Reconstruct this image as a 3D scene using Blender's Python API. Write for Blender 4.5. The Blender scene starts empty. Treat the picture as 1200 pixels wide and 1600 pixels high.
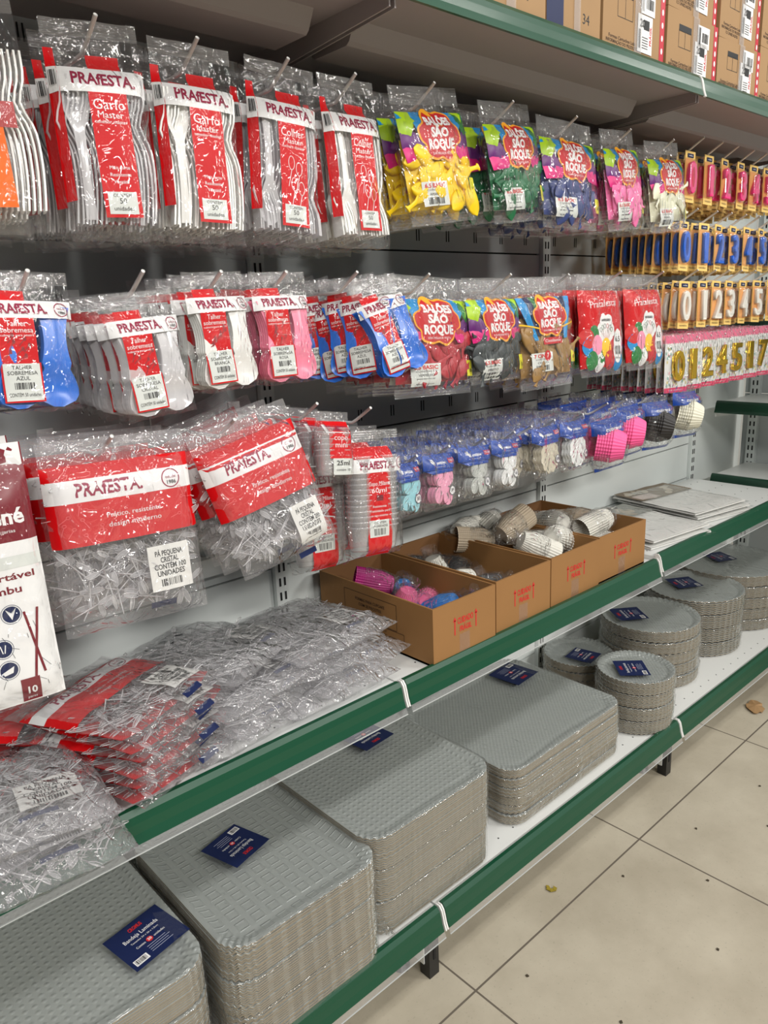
import bpy, math, random
from mathutils import Vector, Matrix, noise, Euler
R = math.radians
PI = math.pi
sc = bpy.context.scene
col = sc.collection
random.seed(7)

# ------------------------------------------------------------------ camera
yaw, pitch, roll = 0.7319, 0.2577, -0.0421
cy, sy, cp, sp = math.cos(yaw), math.sin(yaw), math.cos(pitch), math.sin(pitch)
fw = Vector((sy*cp, cy*cp, -sp)); rt = Vector((cy, -sy, 0)); up = rt.cross(fw)
cr, sr = math.cos(roll), math.sin(roll)
r2 = rt*cr + up*sr; u2 = -sr*rt + cr*up
cam_d = bpy.data.cameras.new('camera'); cam = bpy.data.objects.new('camera', cam_d); col.objects.link(cam)
cam.matrix_world = Matrix(((r2.x, u2.x, -fw.x, 0), (r2.y, u2.y, -fw.y, 0), (r2.z, u2.z, -fw.z, 1.265), (0, 0, 0, 1)))
cam_d.sensor_fit = 'HORIZONTAL'; cam_d.sensor_width = 36; cam_d.lens = 1184.12/1200*36; cam_d.clip_start = .02
sc.camera = cam

# ------------------------------------------------------------------ world, lights, exposure
w_ = bpy.data.worlds.new('world'); sc.world = w_; w_.use_nodes = True
bg = w_.node_tree.nodes['Background']; bg.inputs[0].default_value = (.95, .97, 1, 1); bg.inputs[1].default_value = .11
def area(name, loc, size, energy, color=(1, .97, .92), target=None):
    l = bpy.data.lights.new(name, 'AREA'); l.shape = 'RECTANGLE'; l.size, l.size_y = size; l.energy = energy; l.color = color
    o = bpy.data.objects.new(name, l); col.objects.link(o); o.location = loc
    if target: o.rotation_euler = (Vector(target)-Vector(loc)).to_track_quat('-Z', 'Y').to_euler()
    return o
for i, x in enumerate((-1.6, .4, 2.4, 4.4)):
    area('ceiling_tube_light', (x, -.35, 3.1), (1.2, .25), 25)
for i, x in enumerate((-1.5, 1.2, 3.9)):
    area('ceiling_tube_light', (x, -2.9, 3.1), (1.2, .3), 108, target=(x, -1.6, 0))
sc.view_settings.view_transform = 'Standard'; sc.view_settings.look = 'None'
sc.view_settings.gamma = 1; sc.view_settings.use_curve_mapping = False
sc.view_settings.exposure = -0.22
sc.cycles.transparent_max_bounces = 40
sc.cycles.max_bounces = 7
sc.cycles.caustics_reflective = False; sc.cycles.caustics_refractive = False

# ------------------------------------------------------------------ materials
def lin(c):
    return tuple(((x/255)/12.92 if x/255 <= .04045 else ((x/255+.055)/1.055)**2.4) for x in c) + (1,)
MATS = {}
def mat(name, rgb=None, rough=.5, metal=0, spec=.5, coat=0, bump=None, var=0, varscale=8, trans=0):
    if name in MATS: return MATS[name]
    m = bpy.data.materials.new(name); m.use_nodes = True; nt = m.node_tree; b = nt.nodes['Principled BSDF']
    b.inputs['Base Color'].default_value = lin(rgb); b.inputs['Roughness'].default_value = rough
    b.inputs['Metallic'].default_value = metal; b.inputs['Specular IOR Level'].default_value = spec
    b.inputs['Coat Weight'].default_value = coat; b.inputs['Coat Roughness'].default_value = .12
    tc = nt.nodes.new('ShaderNodeTexCoord')
    if var:
        n = nt.nodes.new('ShaderNodeTexNoise'); n.inputs['Scale'].default_value = varscale; n.inputs['Detail'].default_value = 4
        nt.links.new(tc.outputs['Object'], n.inputs['Vector'])
        mx = nt.nodes.new('ShaderNodeMix'); mx.data_type = 'RGBA'
        c = lin(rgb); mx.inputs[6].default_value = tuple(x*(1-var) for x in c[:3])+(1,); mx.inputs[7].default_value = tuple(min(1, x*(1+var)) for x in c[:3])+(1,)
        nt.links.new(n.outputs[0], mx.inputs[0]); nt.links.new(mx.outputs[2], b.inputs['Base Color'])
    if bump:
        n = nt.nodes.new('ShaderNodeTexNoise'); n.inputs['Scale'].default_value = bump[0]; n.inputs['Detail'].default_value = 3
        nt.links.new(tc.outputs['Object'], n.inputs['Vector'])
        bp = nt.nodes.new('ShaderNodeBump'); bp.inputs['Strength'].default_value = bump[1]; bp.inputs['Distance'].default_value = bump[2]
        nt.links.new(n.outputs[0], bp.inputs['Height']); nt.links.new(bp.outputs[0], b.inputs['Normal'])
    MATS[name] = m; return m
def film_mat(name, haze=.05, gloss=1.0, rough=.1, scale=45, dist=.004, tint=(.97, .97, .97), strength=.8):
    """clear plastic: see-through, a little milky, glossy and crinkled"""
    if name in MATS: return MATS[name]
    m = bpy.data.materials.new(name); m.use_nodes = True; nt = m.node_tree; N = nt.nodes; L = nt.links
    N.remove(N['Principled BSDF']); out = N['Material Output']
    tc = N.new('ShaderNodeTexCoord'); mp = N.new('ShaderNodeMapping'); mp.inputs['Scale'].default_value = (1, 1, .55)
    mp.inputs['Rotation'].default_value = (0, .5, 0)
    n = N.new('ShaderNodeTexNoise'); n.inputs['Scale'].default_value = scale; n.inputs['Detail'].default_value = 2.5; n.inputs['Distortion'].default_value = 1.2
    L.new(tc.outputs['Object'], mp.inputs[0]); L.new(mp.outputs[0], n.inputs['Vector'])
    rd = N.new('ShaderNodeMath'); rd.operation = 'SUBTRACT'; rd.inputs[1].default_value = .5; L.new(n.outputs[0], rd.inputs[0])
    ab = N.new('ShaderNodeMath'); ab.operation = 'ABSOLUTE'; L.new(rd.outputs[0], ab.inputs[0])
    bp = N.new('ShaderNodeBump'); bp.inputs['Strength'].default_value = strength; bp.inputs['Distance'].default_value = dist
    L.new(ab.outputs[0], bp.inputs['Height'])
    tr = N.new('ShaderNodeBsdfTransparent'); tr.inputs[0].default_value = tint+(1,)
    df = N.new('ShaderNodeBsdfDiffuse'); df.inputs[0].default_value = (.9, .9, .92, 1)
    gl = N.new('ShaderNodeBsdfGlossy'); gl.inputs['Roughness'].default_value = rough; gl.inputs[0].default_value = (1, 1, 1, 1)
    L.new(bp.outputs[0], gl.inputs['Normal'])
    fr = N.new('ShaderNodeFresnel'); L.new(bp.outputs[0], fr.inputs['Normal'])
    ge = N.new('ShaderNodeNewGeometry'); mr = N.new('ShaderNodeMapRange'); mr.inputs['To Min'].default_value = 1.5; mr.inputs['To Max'].default_value = 1/1.5
    L.new(ge.outputs['Backfacing'], mr.inputs['Value']); L.new(mr.outputs[0], fr.inputs[0])
    mu = N.new('ShaderNodeMath'); mu.operation = 'MULTIPLY'; mu.use_clamp = True; mu.inputs[1].default_value = gloss; L.new(fr.outputs[0], mu.inputs[0])
    m1 = N.new('ShaderNodeMixShader'); m1.inputs[0].default_value = haze; L.new(tr.outputs[0], m1.inputs[1]); L.new(df.outputs[0], m1.inputs[2])
    m2 = N.new('ShaderNodeMixShader'); L.new(mu.outputs[0], m2.inputs[0]); L.new(m1.outputs[0], m2.inputs[1]); L.new(gl.outputs[0], m2.inputs[2])
    L.new(m2.outputs[0], out.inputs[0]); MATS[name] = m; return m
FILM = film_mat('clear_film', .015, 1.0, .06, scale=26, dist=.024, tint=(.985, .985, .985))
FILMT = film_mat('taut_clear_film', .012, .9, .07, scale=16, dist=.014, strength=.8, tint=(.985, .985, .985))
SEAL = film_mat('sealed_film_edge', .10, 1.2, .2, scale=30)
CLEARP = film_mat('clear_styrene', .42, 1.5, .12, scale=20, dist=.001, tint=(.98, .97, .98), strength=.3)
BLIST = film_mat('blister_plastic', .04, 1.3, .1, scale=10, dist=.0005, strength=.3)
STRIP = film_mat('clear_rail_strip', .14, 1.3, .2, scale=5, dist=.0005, strength=.2)
COVER = film_mat('reflection_haze_cover', .42, 1.2, .2, scale=5, dist=.0005, strength=.2)  # clear cover; its white haze imitates the pale reflection along the top rail
BAGW = film_mat('thin_crumpled_film', .025, 1.2, .07, scale=34, dist=.035, strength=1, tint=(.985, .985, .985))
WHITE = mat('white_plastic', (232, 232, 230), .3)
PAPER = mat('white_paper', (228, 228, 224), .6)
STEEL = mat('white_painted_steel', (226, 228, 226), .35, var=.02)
PANEL = mat('grey_painted_steel', (190, 195, 195), .45, var=.03)
PANELL = mat('pale_panel_steel', (222, 228, 226), .4, var=.02)
SOFF = mat('shade_darkened_steel', (150, 142, 142), .5, var=.03)  # white shelf paint with the shade under the top shelf put into its colour
GREEN = mat('green_rail', (1, 70, 46), .35, coat=.15)
RED = mat('pack_red', (206, 8, 16), .4, spec=.2)
REDD = mat('pack_dark_red', (120, 10, 30), .35)
LOGO = mat('logo_crimson', (150, 12, 62), .4)
WHT = mat('print_white', (236, 236, 236), .5, spec=.2)
BLK = mat('print_black', (24, 24, 26), .5)
LBL = mat('label_pale', (216, 220, 216), .5)
NAVY = mat('label_navy', (24, 36, 78), .4, spec=.3)
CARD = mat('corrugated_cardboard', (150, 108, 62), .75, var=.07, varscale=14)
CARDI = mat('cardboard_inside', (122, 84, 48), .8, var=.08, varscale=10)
CARDT = mat('shipping_cardboard', (164, 130, 90), .7, var=.06, varscale=10)
BLACK = mat('black_plastic', (22, 22, 24), .4)
SLOT = mat('slot_dark', (22, 22, 24), .8)
TAUPE = mat('tray_board_edge', (146, 136, 118), .85, var=.25, varscale=70)
REDP = mat('print_red', (206, 40, 40), .5)
HOOKM = mat('white_wire', (238, 238, 236), .25, spec=.6)

def foil(name, pattern):
    m = bpy.data.materials.new(name); m.use_nodes = True; nt = m.node_tree; N = nt.nodes; L = nt.links; b = N['Principled BSDF']
    b.inputs['Base Color'].default_value = lin((182, 188, 186)); b.inputs['Metallic'].default_value = .4; b.inputs['Roughness'].default_value = .34
    tc = N.new('ShaderNodeTexCoord'); sx = N.new('ShaderNodeSeparateXYZ'); L.new(tc.outputs['Object'], sx.inputs[0])
    def M(op, a, b_=None, c=None):
        n = N.new('ShaderNodeMath'); n.operation = op
        for i, v in enumerate((a, b_)):
            if v is None: continue
            if isinstance(v, (int, float)): n.inputs[i].default_value = v
            else: L.new(v, n.inputs[i])
        return n.outputs[0]
    X, Y = sx.outputs[0], sx.outputs[1]
    if pattern == 'dots':
        k = 2*PI/.018
        h = M('POWER', M('MAXIMUM', M('MULTIPLY', M('SINE', M('MULTIPLY', M('ADD', X, Y), k*.7)), M('SINE', M('MULTIPLY', M('SUBTRACT', X, Y), k*.7))), 0), 1.5); D = .0011
    elif pattern == 'brackets':
        k = 2*PI/.029
        a = M('ABSOLUTE', M('SINE', M('MULTIPLY', X, k/2))); c = M('ABSOLUTE', M('SINE', M('MULTIPLY', Y, k/2)))
        h = M('MULTIPLY', M('MAXIMUM', M('SUBTRACT', 1, M('MULTIPLY', M('ABSOLUTE', M('SUBTRACT', M('MINIMUM', a, c), .62)), 6)), 0), 1.0); D = .0008
    else:
        k = 2*PI/.011
        h = M('MULTIPLY', M('SINE', M('MULTIPLY', X, k)), M('SINE', M('MULTIPLY', Y, k))); D = .0004
    n = N.new('ShaderNodeTexNoise'); n.inputs['Scale'].default_value = 9; L.new(tc.outputs['Object'], n.inputs['Vector'])
    h = M('ADD', h, M('MULTIPLY', n.outputs[0], .8))
    bp = N.new('ShaderNodeBump'); bp.inputs['Strength'].default_value = 1; bp.inputs['Distance'].default_value = D
    L.new(h, bp.inputs['Height']); L.new(bp.outputs[0], b.inputs['Normal'])
    return m
FOILS = {k: foil('silver_foil_'+k, k) for k in ('dots', 'brackets', 'fine')}

def floor_mat():
    m = bpy.data.materials.new('floor_tiles'); m.use_nodes = True; nt = m.node_tree; N = nt.nodes; L = nt.links; b = N['Principled BSDF']
    tc = N.new('ShaderNodeTexCoord'); sx = N.new('ShaderNodeSeparateXYZ'); L.new(tc.outputs['Object'], sx.inputs[0])
    def M(op, a, b_=None):
        n = N.new('ShaderNodeMath'); n.operation = op
        for i, v in enumerate((a, b_)):
            if v is None: continue
            if isinstance(v, (int, float)): n.inputs[i].default_value = v
            else: L.new(v, n.inputs[i])
        return n.outputs[0]
    s = .6053
    def edge(c, off):
        f = M('FRACT', M('DIVIDE', M('ADD', c, -off+100*s), s))
        return M('LESS_THAN', M('MINIMUM', f, M('SUBTRACT', 1, f)), .0035)
    g = M('MAXIMUM', edge(sx.outputs[0], .884), edge(sx.outputs[1], .7787))
    n1 = N.new('ShaderNodeTexNoise'); n1.inputs['Scale'].default_value = 3.2; n1.inputs['Detail'].default_value = 8; n1.inputs['Roughness'].default_value = .65
    n2 = N.new('ShaderNodeTexNoise'); n2.inputs['Scale'].default_value = 160; n2.inputs['Detail'].default_value = 3
    for n in (n1, n2): L.new(tc.outputs['Object'], n.inputs['Vector'])
    cr_ = N.new('ShaderNodeValToRGB'); cr_.color_ramp.elements[0].position = .3; cr_.color_ramp.elements[1].position = .72
    cr_.color_ramp.elements[0].color = lin((166, 157, 139)); cr_.color_ramp.elements[1].color = lin((196, 188, 170)); L.new(n1.outputs[0], cr_.inputs[0])
    mx = N.new('ShaderNodeMix'); mx.data_type = 'RGBA'; L.new(M('MULTIPLY', M('GREATER_THAN', n2.outputs[0], .66), .25), mx.inputs[0]); L.new(cr_.outputs[0], mx.inputs[6]); mx.inputs[7].default_value = lin((130, 124, 112))
    m2 = N.new('ShaderNodeMix'); m2.data_type = 'RGBA'; L.new(g, m2.inputs[0]); L.new(mx.outputs[2], m2.inputs[6]); m2.inputs[7].default_value = lin((104, 96, 86))
    L.new(m2.outputs[2], b.inputs['Base Color']); b.inputs['Roughness'].default_value = .45; return m

# ------------------------------------------------------------------ geometry helpers
class G:
    def __init__(s): s.v = []; s.f = []; s.m = []; s.mats = []; s.smooth = []
    def mi(s, m):
        if m not in s.mats: s.mats.append(m)
        return s.mats.index(m)
    def add(s, vs, fs, m, smooth=False):
        o = len(s.v); s.v += [tuple(v) for v in vs]; k = s.mi(m)
        for f in fs: s.f.append(tuple(i+o for i in f)); s.m.append(k); s.smooth.append(smooth)
    def box(s, x0, x1, y0, y1, z0, z1, m):
        v = [(x, y, z) for z in (z0, z1) for y in (y0, y1) for x in (x0, x1)]
        s.add(v, [(0, 2, 3, 1), (4, 5, 7, 6), (0, 1, 5, 4), (2, 6, 7, 3), (0, 4, 6, 2), (1, 3, 7, 5)], m)
    def grid(s, fn, nu, nv, m, smooth=True):
        v = [fn(i/nu, j/nv) for j in range(nv+1) for i in range(nu+1)]
        s.add(v, [(j*(nu+1)+i, j*(nu+1)+i+1, (j+1)*(nu+1)+i+1, (j+1)*(nu+1)+i) for j in range(nv) for i in range(nu)], m, smooth)
    def prism(s, pts, y0, y1, m, axis='y', smooth=False):
        """pts: outline in x,z (axis y) or y,z (axis x) or x,y (axis z)"""
        n = len(pts)
        P = {'y': lambda a, b, t: (a, t, b), 'x': lambda a, b, t: (t, a, b), 'z': lambda a, b, t: (a, b, t)}[axis]
        v = [P(a, b, y0) for a, b in pts]+[P(a, b, y1) for a, b in pts]
        s.add(v, [tuple(range(n)), tuple(range(2*n-1, n-1, -1))], m)
        o = len(s.v)-2*n
        for i in range(n):
            s.f.append((o+i, o+n+i, o+n+(i+1) % n, o+(i+1) % n)); s.m.append(s.mi(m)); s.smooth.append(smooth)
    def tube(s, pts, r, m, n=8):
        pts = [Vector(p) for p in pts]; vs = []
        for i, p in enumerate(pts):
            d = (pts[min(i+1, len(pts)-1)]-pts[max(i-1, 0)]).normalized()
            a = d.cross(Vector((1, 0, 0)) if abs(d.x) < .8 else Vector((0, 0, 1))).normalized(); b = d.cross(a)
            rr = r[i] if isinstance(r, (list, tuple)) else r
            vs += [p+rr*(math.cos(2*PI*k/n)*a+math.sin(2*PI*k/n)*b) for k in range(n)]
        fs = [(i*n+k, i*n+(k+1) % n, (i+1)*n+(k+1) % n, (i+1)*n+k) for i in range(len(pts)-1) for k in range(n)]
        fs += [tuple(range(n)), tuple((len(pts)-1)*n+k for k in range(n-1, -1, -1))]
        s.add(vs, fs, m, True)
    def rings(s, rings, m, cap0=True, cap1=True, smooth=True):
        n = len(rings[0]); vs = [p for r_ in rings for p in r_]
        fs = [(i*n+k, i*n+(k+1) % n, (i+1)*n+(k+1) % n, (i+1)*n+k) for i in range(len(rings)-1) for k in range(n)]
        s.add(vs, fs, m, smooth)
        if cap0: s.add(rings[0], [tuple(range(n-1, -1, -1))], m)
        if cap1: s.add(rings[-1], [tuple(range(n))], m)
    def xform(s, M4):
        s.v = [tuple(M4 @ Vector(v)) for v in s.v]; return s
    def merge(s, g, M4=None):
        o = len(s.v); s.v += [tuple(M4 @ Vector(v)) for v in g.v] if M4 else g.v
        mp = [s.mi(m) for m in g.mats]
        for f, k, sm in zip(g.f, g.m, g.smooth): s.f.append(tuple(i+o for i in f)); s.m.append(mp[k]); s.smooth.append(sm)
    def mesh(s, name):
        me = bpy.data.meshes.new(name); me.from_pydata(s.v, [], s.f)
        for m in s.mats: me.materials.append(m)
        me.polygons.foreach_set('material_index', s.m); me.polygons.foreach_set('use_smooth', s.smooth); me.update(); return me
def put(name, me, parent=None, loc=(0, 0, 0), rot=(0, 0, 0)):
    if isinstance(me, G): me = me.mesh(name)
    o = bpy.data.objects.new(name, me); col.objects.link(o); o.location = loc; o.rotation_euler = rot
    if parent: o.parent = parent
    return o
def tag(o, label, cat, group=None, kind=None):
    o['label'] = label; o['category'] = cat
    if group: o['group'] = group
    if kind: o['kind'] = kind
    return o
def thing(name, label, cat, loc=(0, 0, 0), rot=(0, 0, 0), group=None, mode='YXZ'):
    o = bpy.data.objects.new(name, None); col.objects.link(o); o.empty_display_size = .02
    o.rotation_mode = mode; o.location = loc; o.rotation_euler = rot
    return tag(o, label, cat, group)
def struct(name, g, parent=None):
    o = put(name, g, parent)
    if not parent: o['kind'] = 'structure'
    return o
def copy_thing(src, label, loc, rot, group=None, keep=None):
    c = src.copy(); col.objects.link(c); c.location = loc; c.rotation_euler = rot; c['label'] = label
    if group: c['group'] = group
    for ch in src.children:
        if keep and ch.name.split('.')[0] not in keep: continue
        d = ch.copy(); col.objects.link(d); d.parent = c
        for g in ch.children:
            e = g.copy(); col.objects.link(e); e.parent = d
    return c
ORD = ['first', 'second', 'third', 'fourth', 'fifth', 'sixth', 'seventh', 'eighth', 'ninth', 'tenth', 'eleventh', 'twelfth', 'thirteenth', 'fourteenth']

TXT = {}
def text2d(s, bold=0.0, space=1.0):
    k = (s, bold, space)
    if k in TXT: return TXT[k]
    c = bpy.data.curves.new('lettering', 'FONT'); c.body = s; c.size = 1; c.offset = bold; c.space_character = space
    c.align_x = 'CENTER'; c.align_y = 'CENTER'; c.resolution_u = 2
    o = bpy.data.objects.new('lettering', c); me = bpy.data.meshes.new_from_object(o)
    vs = [(v.co.x, v.co.y) for v in me.vertices]; fs = [tuple(p.vertices) for p in me.polygons]
    bpy.data.objects.remove(o); bpy.data.curves.remove(c); bpy.data.meshes.remove(me)
    TXT[k] = (vs, fs); return TXT[k]

class Print(G):
    """flat artwork laid on a surface fn(u,v,off)->xyz, each call one layer higher"""
    def __init__(s, fn, step=.008, base=.0004, dl=.00035): super().__init__(); s.fn = fn; s.step = step; s.base = base; s.dl = dl
    def o(s, layer): return s.base+layer*s.dl
    def rect(s, u0, v0, u1, v1, m, layer=0):
        nu = max(1, int(abs(u1-u0)/s.step)); nv = max(1, int(abs(v1-v0)/s.step))
        s.grid(lambda a, b: s.fn(u0+(u1-u0)*a, v0+(v1-v0)*b, s.o(layer)), nu, nv, m)
    def poly(s, pts, m, layer=0, rings=3):
        cx = sum(p[0] for p in pts)/len(pts); cy_ = sum(p[1] for p in pts)/len(pts); n = len(pts)
        vs = [s.fn(cx, cy_, s.o(layer))]
        for r_ in range(1, rings+1):
            vs += [s.fn(cx+(p[0]-cx)*r_/rings, cy_+(p[1]-cy_)*r_/rings, s.o(layer)) for p in pts]
        fs = [(0, 1+i, 1+(i+1) % n) for i in range(n)]
        for r_ in range(rings-1):
            a = 1+r_*n; b = a+n; fs += [(a+i, b+i, b+(i+1) % n, a+(i+1) % n) for i in range(n)]
        s.add(vs, fs, m, True)
    def ring(s, cx, cy_, rx, ry, wd, m, layer=0, n=24):
        s.add([s.fn(cx+(rx-k*wd)*math.cos(2*PI*i/n), cy_+(ry-k*wd)*math.sin(2*PI*i/n), s.o(layer)) for k in (0, 1) for i in range(n)],
              [(i, (i+1) % n, n+(i+1) % n, n+i) for i in range(n)], m)
    def disc(s, cx, cy_, rx, ry, m, layer=0, n=20, ang=0, rings=2):
        s.poly([(cx+rx*math.cos(t)*math.cos(ang)-ry*math.sin(t)*math.sin(ang), cy_+rx*math.cos(t)*math.sin(ang)+ry*math.sin(t)*math.cos(ang)) for t in [2*PI*i/n for i in range(n)]], m, layer, rings)
    def text(s, t, cx, cy_, size, m, layer=1, bold=0, sx=1, rot=0, space=1):
        vs, fs = text2d(t, bold, space); c, d = math.cos(rot), math.sin(rot)
        s.add([s.fn(cx+size*(sx*x*c-y*d), cy_+size*(sx*x*d+y*c), s.o(layer)) for x, y in vs], fs, m)
    def fit(s, t, cx, cy_, width, height, m, layer=1, bold=0, rot=0):
        vs, fs = text2d(t, bold); w = max(x for x, y in vs)-min(x for x, y in vs)
        s.text(t, cx, cy_, height, m, layer, bold, sx=width/(w*height), rot=rot)
    def line(s, a, b, wd, m, layer=1):
        d = Vector((b[0]-a[0], b[1]-a[1])); n = Vector((-d.y, d.x)).normalized()*wd/2; k = max(1, int(d.length/s.step))
        s.grid(lambda p, q: s.fn(a[0]+d.x*p+n.x*(2*q-1), a[1]+d.y*p+n.y*(2*q-1), s.o(layer)), k, 1, m)
    def barcode(s, u0, v0, u1, v1, layer=1, n=16, seed=1):
        rr = random.Random(seed); wd = (u1-u0)/n
        for i in range(n):
            a = u0+i*wd; s.rect(a, v0, a+wd*rr.choice((.3, .5, .75)), v1, BLK, layer)

def pillow(w, h, T, hd, foot=.1, hole=.025, p=4, amp=.002, seed=0, fr=30):
    """front surface of a hanging pack; u across, v down from the top (negative)"""
    def prof(u, v):
        t = min(1, max(0, (-v-hd)/(h-hd)))
        s = min(1, t/.14)**.6 if t > 0 else 0
        if t > 1-foot: s *= max(0, (1-t)/foot)**.6
        e = max(0, 1-abs(2*u/w)**p)**.5
        return T*s*e
    def fn(u, v, off=0, side=1):
        nz = noise.noise(Vector((u*fr, v*fr, seed*3.7)))*amp
        return (u, -side*(prof(u, v)+off)-nz, v+hole)
    return fn
def film_pack(w, h, T, hd, seed=0, amp=.0025, m=None, hole=.025, foot=.1, nx=16, nz=26, ex=.0022, p=4):
    m = m or FILM; g = G(); fn = pillow(w, h, T, hd, hole=hole, amp=amp, seed=seed, foot=foot, p=p)
    def F(side):
        def q(a, b):
            u = (a-.5)*w; v = -b*h; x, y, z = fn(u, v, 0, 1)
            e = min(1, 8*min(a, 1-a, b, 1-b)+.0)
            _, y, z = fn(u, v, ex*e, side)
            k = Vector((u*55, v*40, seed+side*9))
            y += noise.noise(k)*amp*e*.9
            jag = (noise.noise(Vector((v*60, seed, side)))*.002 if a in (0, 1) else 0)
            return (x+jag, y, z+(noise.noise(Vector((u*50, seed, 5)))*.003 if b in (0, 1) else 0))
        return q
    g.grid(F(1), nx, nz, m); g.grid(lambda a, b: F(-1)(1-a, b), nx, nz, m)
    return g
def seal(w, v0, v1, n, hole, m=None):
    g = G(); g.grid(lambda a, b: ((a-.5)*w, -.001+(.0006 if int(round(b*n)) % 2 else -.0006)+noise.noise(Vector((a*3, 1, v0*20)))*.003, v0+(v1-v0)*b+hole), 14, n, m or SEAL, smooth=False); return g

def prafesta(P, cx, cy_, width, size, rot=0, layer=1):
    P.fit('PRAfESTA.', cx, cy_, width, size, LOGO, layer, bold=.03, rot=rot)
def seal_circle(P, cx, cy_, r_, layer=1):
    P.ring(cx, cy_, r_, r_, r_*.12, LOGO, layer); P.text('desde', cx, cy_+r_*.15, r_*.5, LOGO, layer); P.text('1986', cx, cy_-r_*.42, r_*.55, BLK, layer, bold=.02)

# ------------------------------------------------------------------ the setting
H0 = 0
g = G(); g.add([(-3, -4, 0), (6, -4, 0), (6, 1.6, 0), (-3, 1.6, 0)], [(0, 1, 2, 3)], floor_mat()); struct('floor', g)
YW = 1.288; XA, XB, XC = .857, 1.787, 2.717; BW = .93
g = G(); g.box(-3, 6, 1.40, 1.5, 0, 3.3, mat('painted_wall', (205, 205, 200), .8, var=.03)); struct('wall_back', g)

def rail_profile(y, z, h=.045, lean=.0):
    """outline (y,z) of the price rail, top front edge at y,z"""
    return [(y+.014, z-.004), (y+.012, z), (y+.004+lean, z), (y-.002+lean, z-h*.17), (y-.005+lean, z-h*.40), (y-.008+lean, z-h*.70), (y-.013+lean, z-h), (y-.009+lean, z-h-.001), (y+.006, z-h*.6)]
def make_shelf(x0, x1, yf, zt, yb, label, kind):
    """zt = top of the price rail"""
    t = thing('shelf', label, 'shelf', ((x0+x1)/2, yf, zt-.008))
    X0, X1 = x0-(x0+x1)/2, x1-(x0+x1)/2; D = yb-yf
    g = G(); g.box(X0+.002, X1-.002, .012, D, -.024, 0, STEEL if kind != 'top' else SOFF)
    if kind != 'top':
        for i in range(int(BW/.05)):
            for j in range(4): g.box(X0+.03+i*.05, X0+.033+i*.05, .05+j*.09, .053+j*.09, 0, .0006, SLOT)
    put('deck', g, t)
    if kind == 'top':
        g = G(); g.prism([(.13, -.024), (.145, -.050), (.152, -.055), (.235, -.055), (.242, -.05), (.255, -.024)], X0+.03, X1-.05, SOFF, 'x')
        put('stiffener', g, t)
    g = G(); lean = .006 if kind == 'top' else 0
    g.prism(rail_profile(0, .008, .045, lean), X0+.007, X1-.007, GREEN, 'x'); put('price_rail', g, t)
    g = G()
    if kind == 'top': g.grid(lambda a, b: (X0+.008+(X1-X0-.016)*a, -.0035-.0112*b+lean, .0015-.034*b), 1, 4, COVER)
    else: g.grid(lambda a, b: (X0+.006+(X1-X0-.012)*a, -.0125-.0035*b, -.0375-.011*b), 1, 3, STRIP); g.box(X0+.006, X1-.006, -.0168, -.0152, -.0498, -.0484, PANEL); put('clear_strip', g, t)
    for xe, dx in ((X0+.001, .003), (X1-.004, .003)):
        g = G(); g.prism([(a-.0012, b+.0006) for a, b in rail_profile(0, .008, .046, lean)]+[], xe, xe+dx, WHITE, 'x'); put('end_clip', g, t)
    for xe, dx in ((X0+.004, .003), (X1-.007, .003)):
        g = G(); zb = {'top': -.05, 'mid': -.052, 'base': -.06}[kind]
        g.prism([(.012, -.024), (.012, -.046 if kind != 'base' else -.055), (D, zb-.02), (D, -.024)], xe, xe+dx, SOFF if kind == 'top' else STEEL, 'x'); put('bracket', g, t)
    return t
bays = [('left', XA-BW, XA), ('middle', XA, XB), ('right', XB, XC)]
for nm, x0, x1 in bays:
    where = {'left': 'nearest bay, on the left', 'middle': 'middle bay', 'right': 'far bay by the corner'}[nm]
    dz = .011 if nm == 'right' else 0
    make_shelf(x0, x1, .838, .174, YW, 'white base shelf with green price rail and silver trays, '+where, 'base')
    hold = {'left': 'clear and red bags', 'middle': 'open cardboard boxes', 'right': 'flat bags of paper'}[nm]
    make_shelf(x0, x1, .921, .612+dz, YW, 'white middle shelf holding %s, green price rail, %s' % (hold, where), 'mid')
    make_shelf(x0, x1, .878, 1.741, YW, 'high top shelf seen from below, green rail, '+where, 'top')
# uprights
for x, lb in ((XA-BW, 'hidden at the left end behind the orange pack'), (XA, 'behind the nearest spoon packs'), (XB, 'behind the white paper rounds'), (XC, 'at the corner end of the run')):
    g = G(); g.box(-.016, .016, .005, .04, 0, 2.1, PANELL)
    s2 = G()
    for i in range(62):
        for dx in (-.008, .004): s2.box(dx, dx+.004, .0035, .0055, .10+i*.032, .10+i*.032+.018, SLOT)
    t = thing('upright_post', 'slotted steel upright post '+lb, 'shelf upright', (x, YW-.005, 0)); put('slots', s2, put('post', g, t))
# base feet
for x, lb in ((XA, 'under the joint by the square tray stacks'), (XB, 'under the joint by the small round tray stack'), (XC, 'near the corner')):
    t = thing('levelling_support', 'black foot with white plate '+lb, 'foot', (x, .87, 0))
    g = G(); g.box(-.017, .009, -.012, .014, .0, .085, BLACK); g.box(-.006, .0, -.013, -.011, .04, .07, SLOT); lg_ = put('leg', g, t)
    g = G(); g.box(-.021, -.018, .0, .38, .03, .11, STEEL); put('plate', g, t)
    g = G(); g.tube([(-.035, .05, 0), (-.035, .05, .012), (-.035, .05, .014), (-.035, .05, .05)], [.017, .017, .008, .008], BLACK, 14); put('levelling_foot', g, t)
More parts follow.
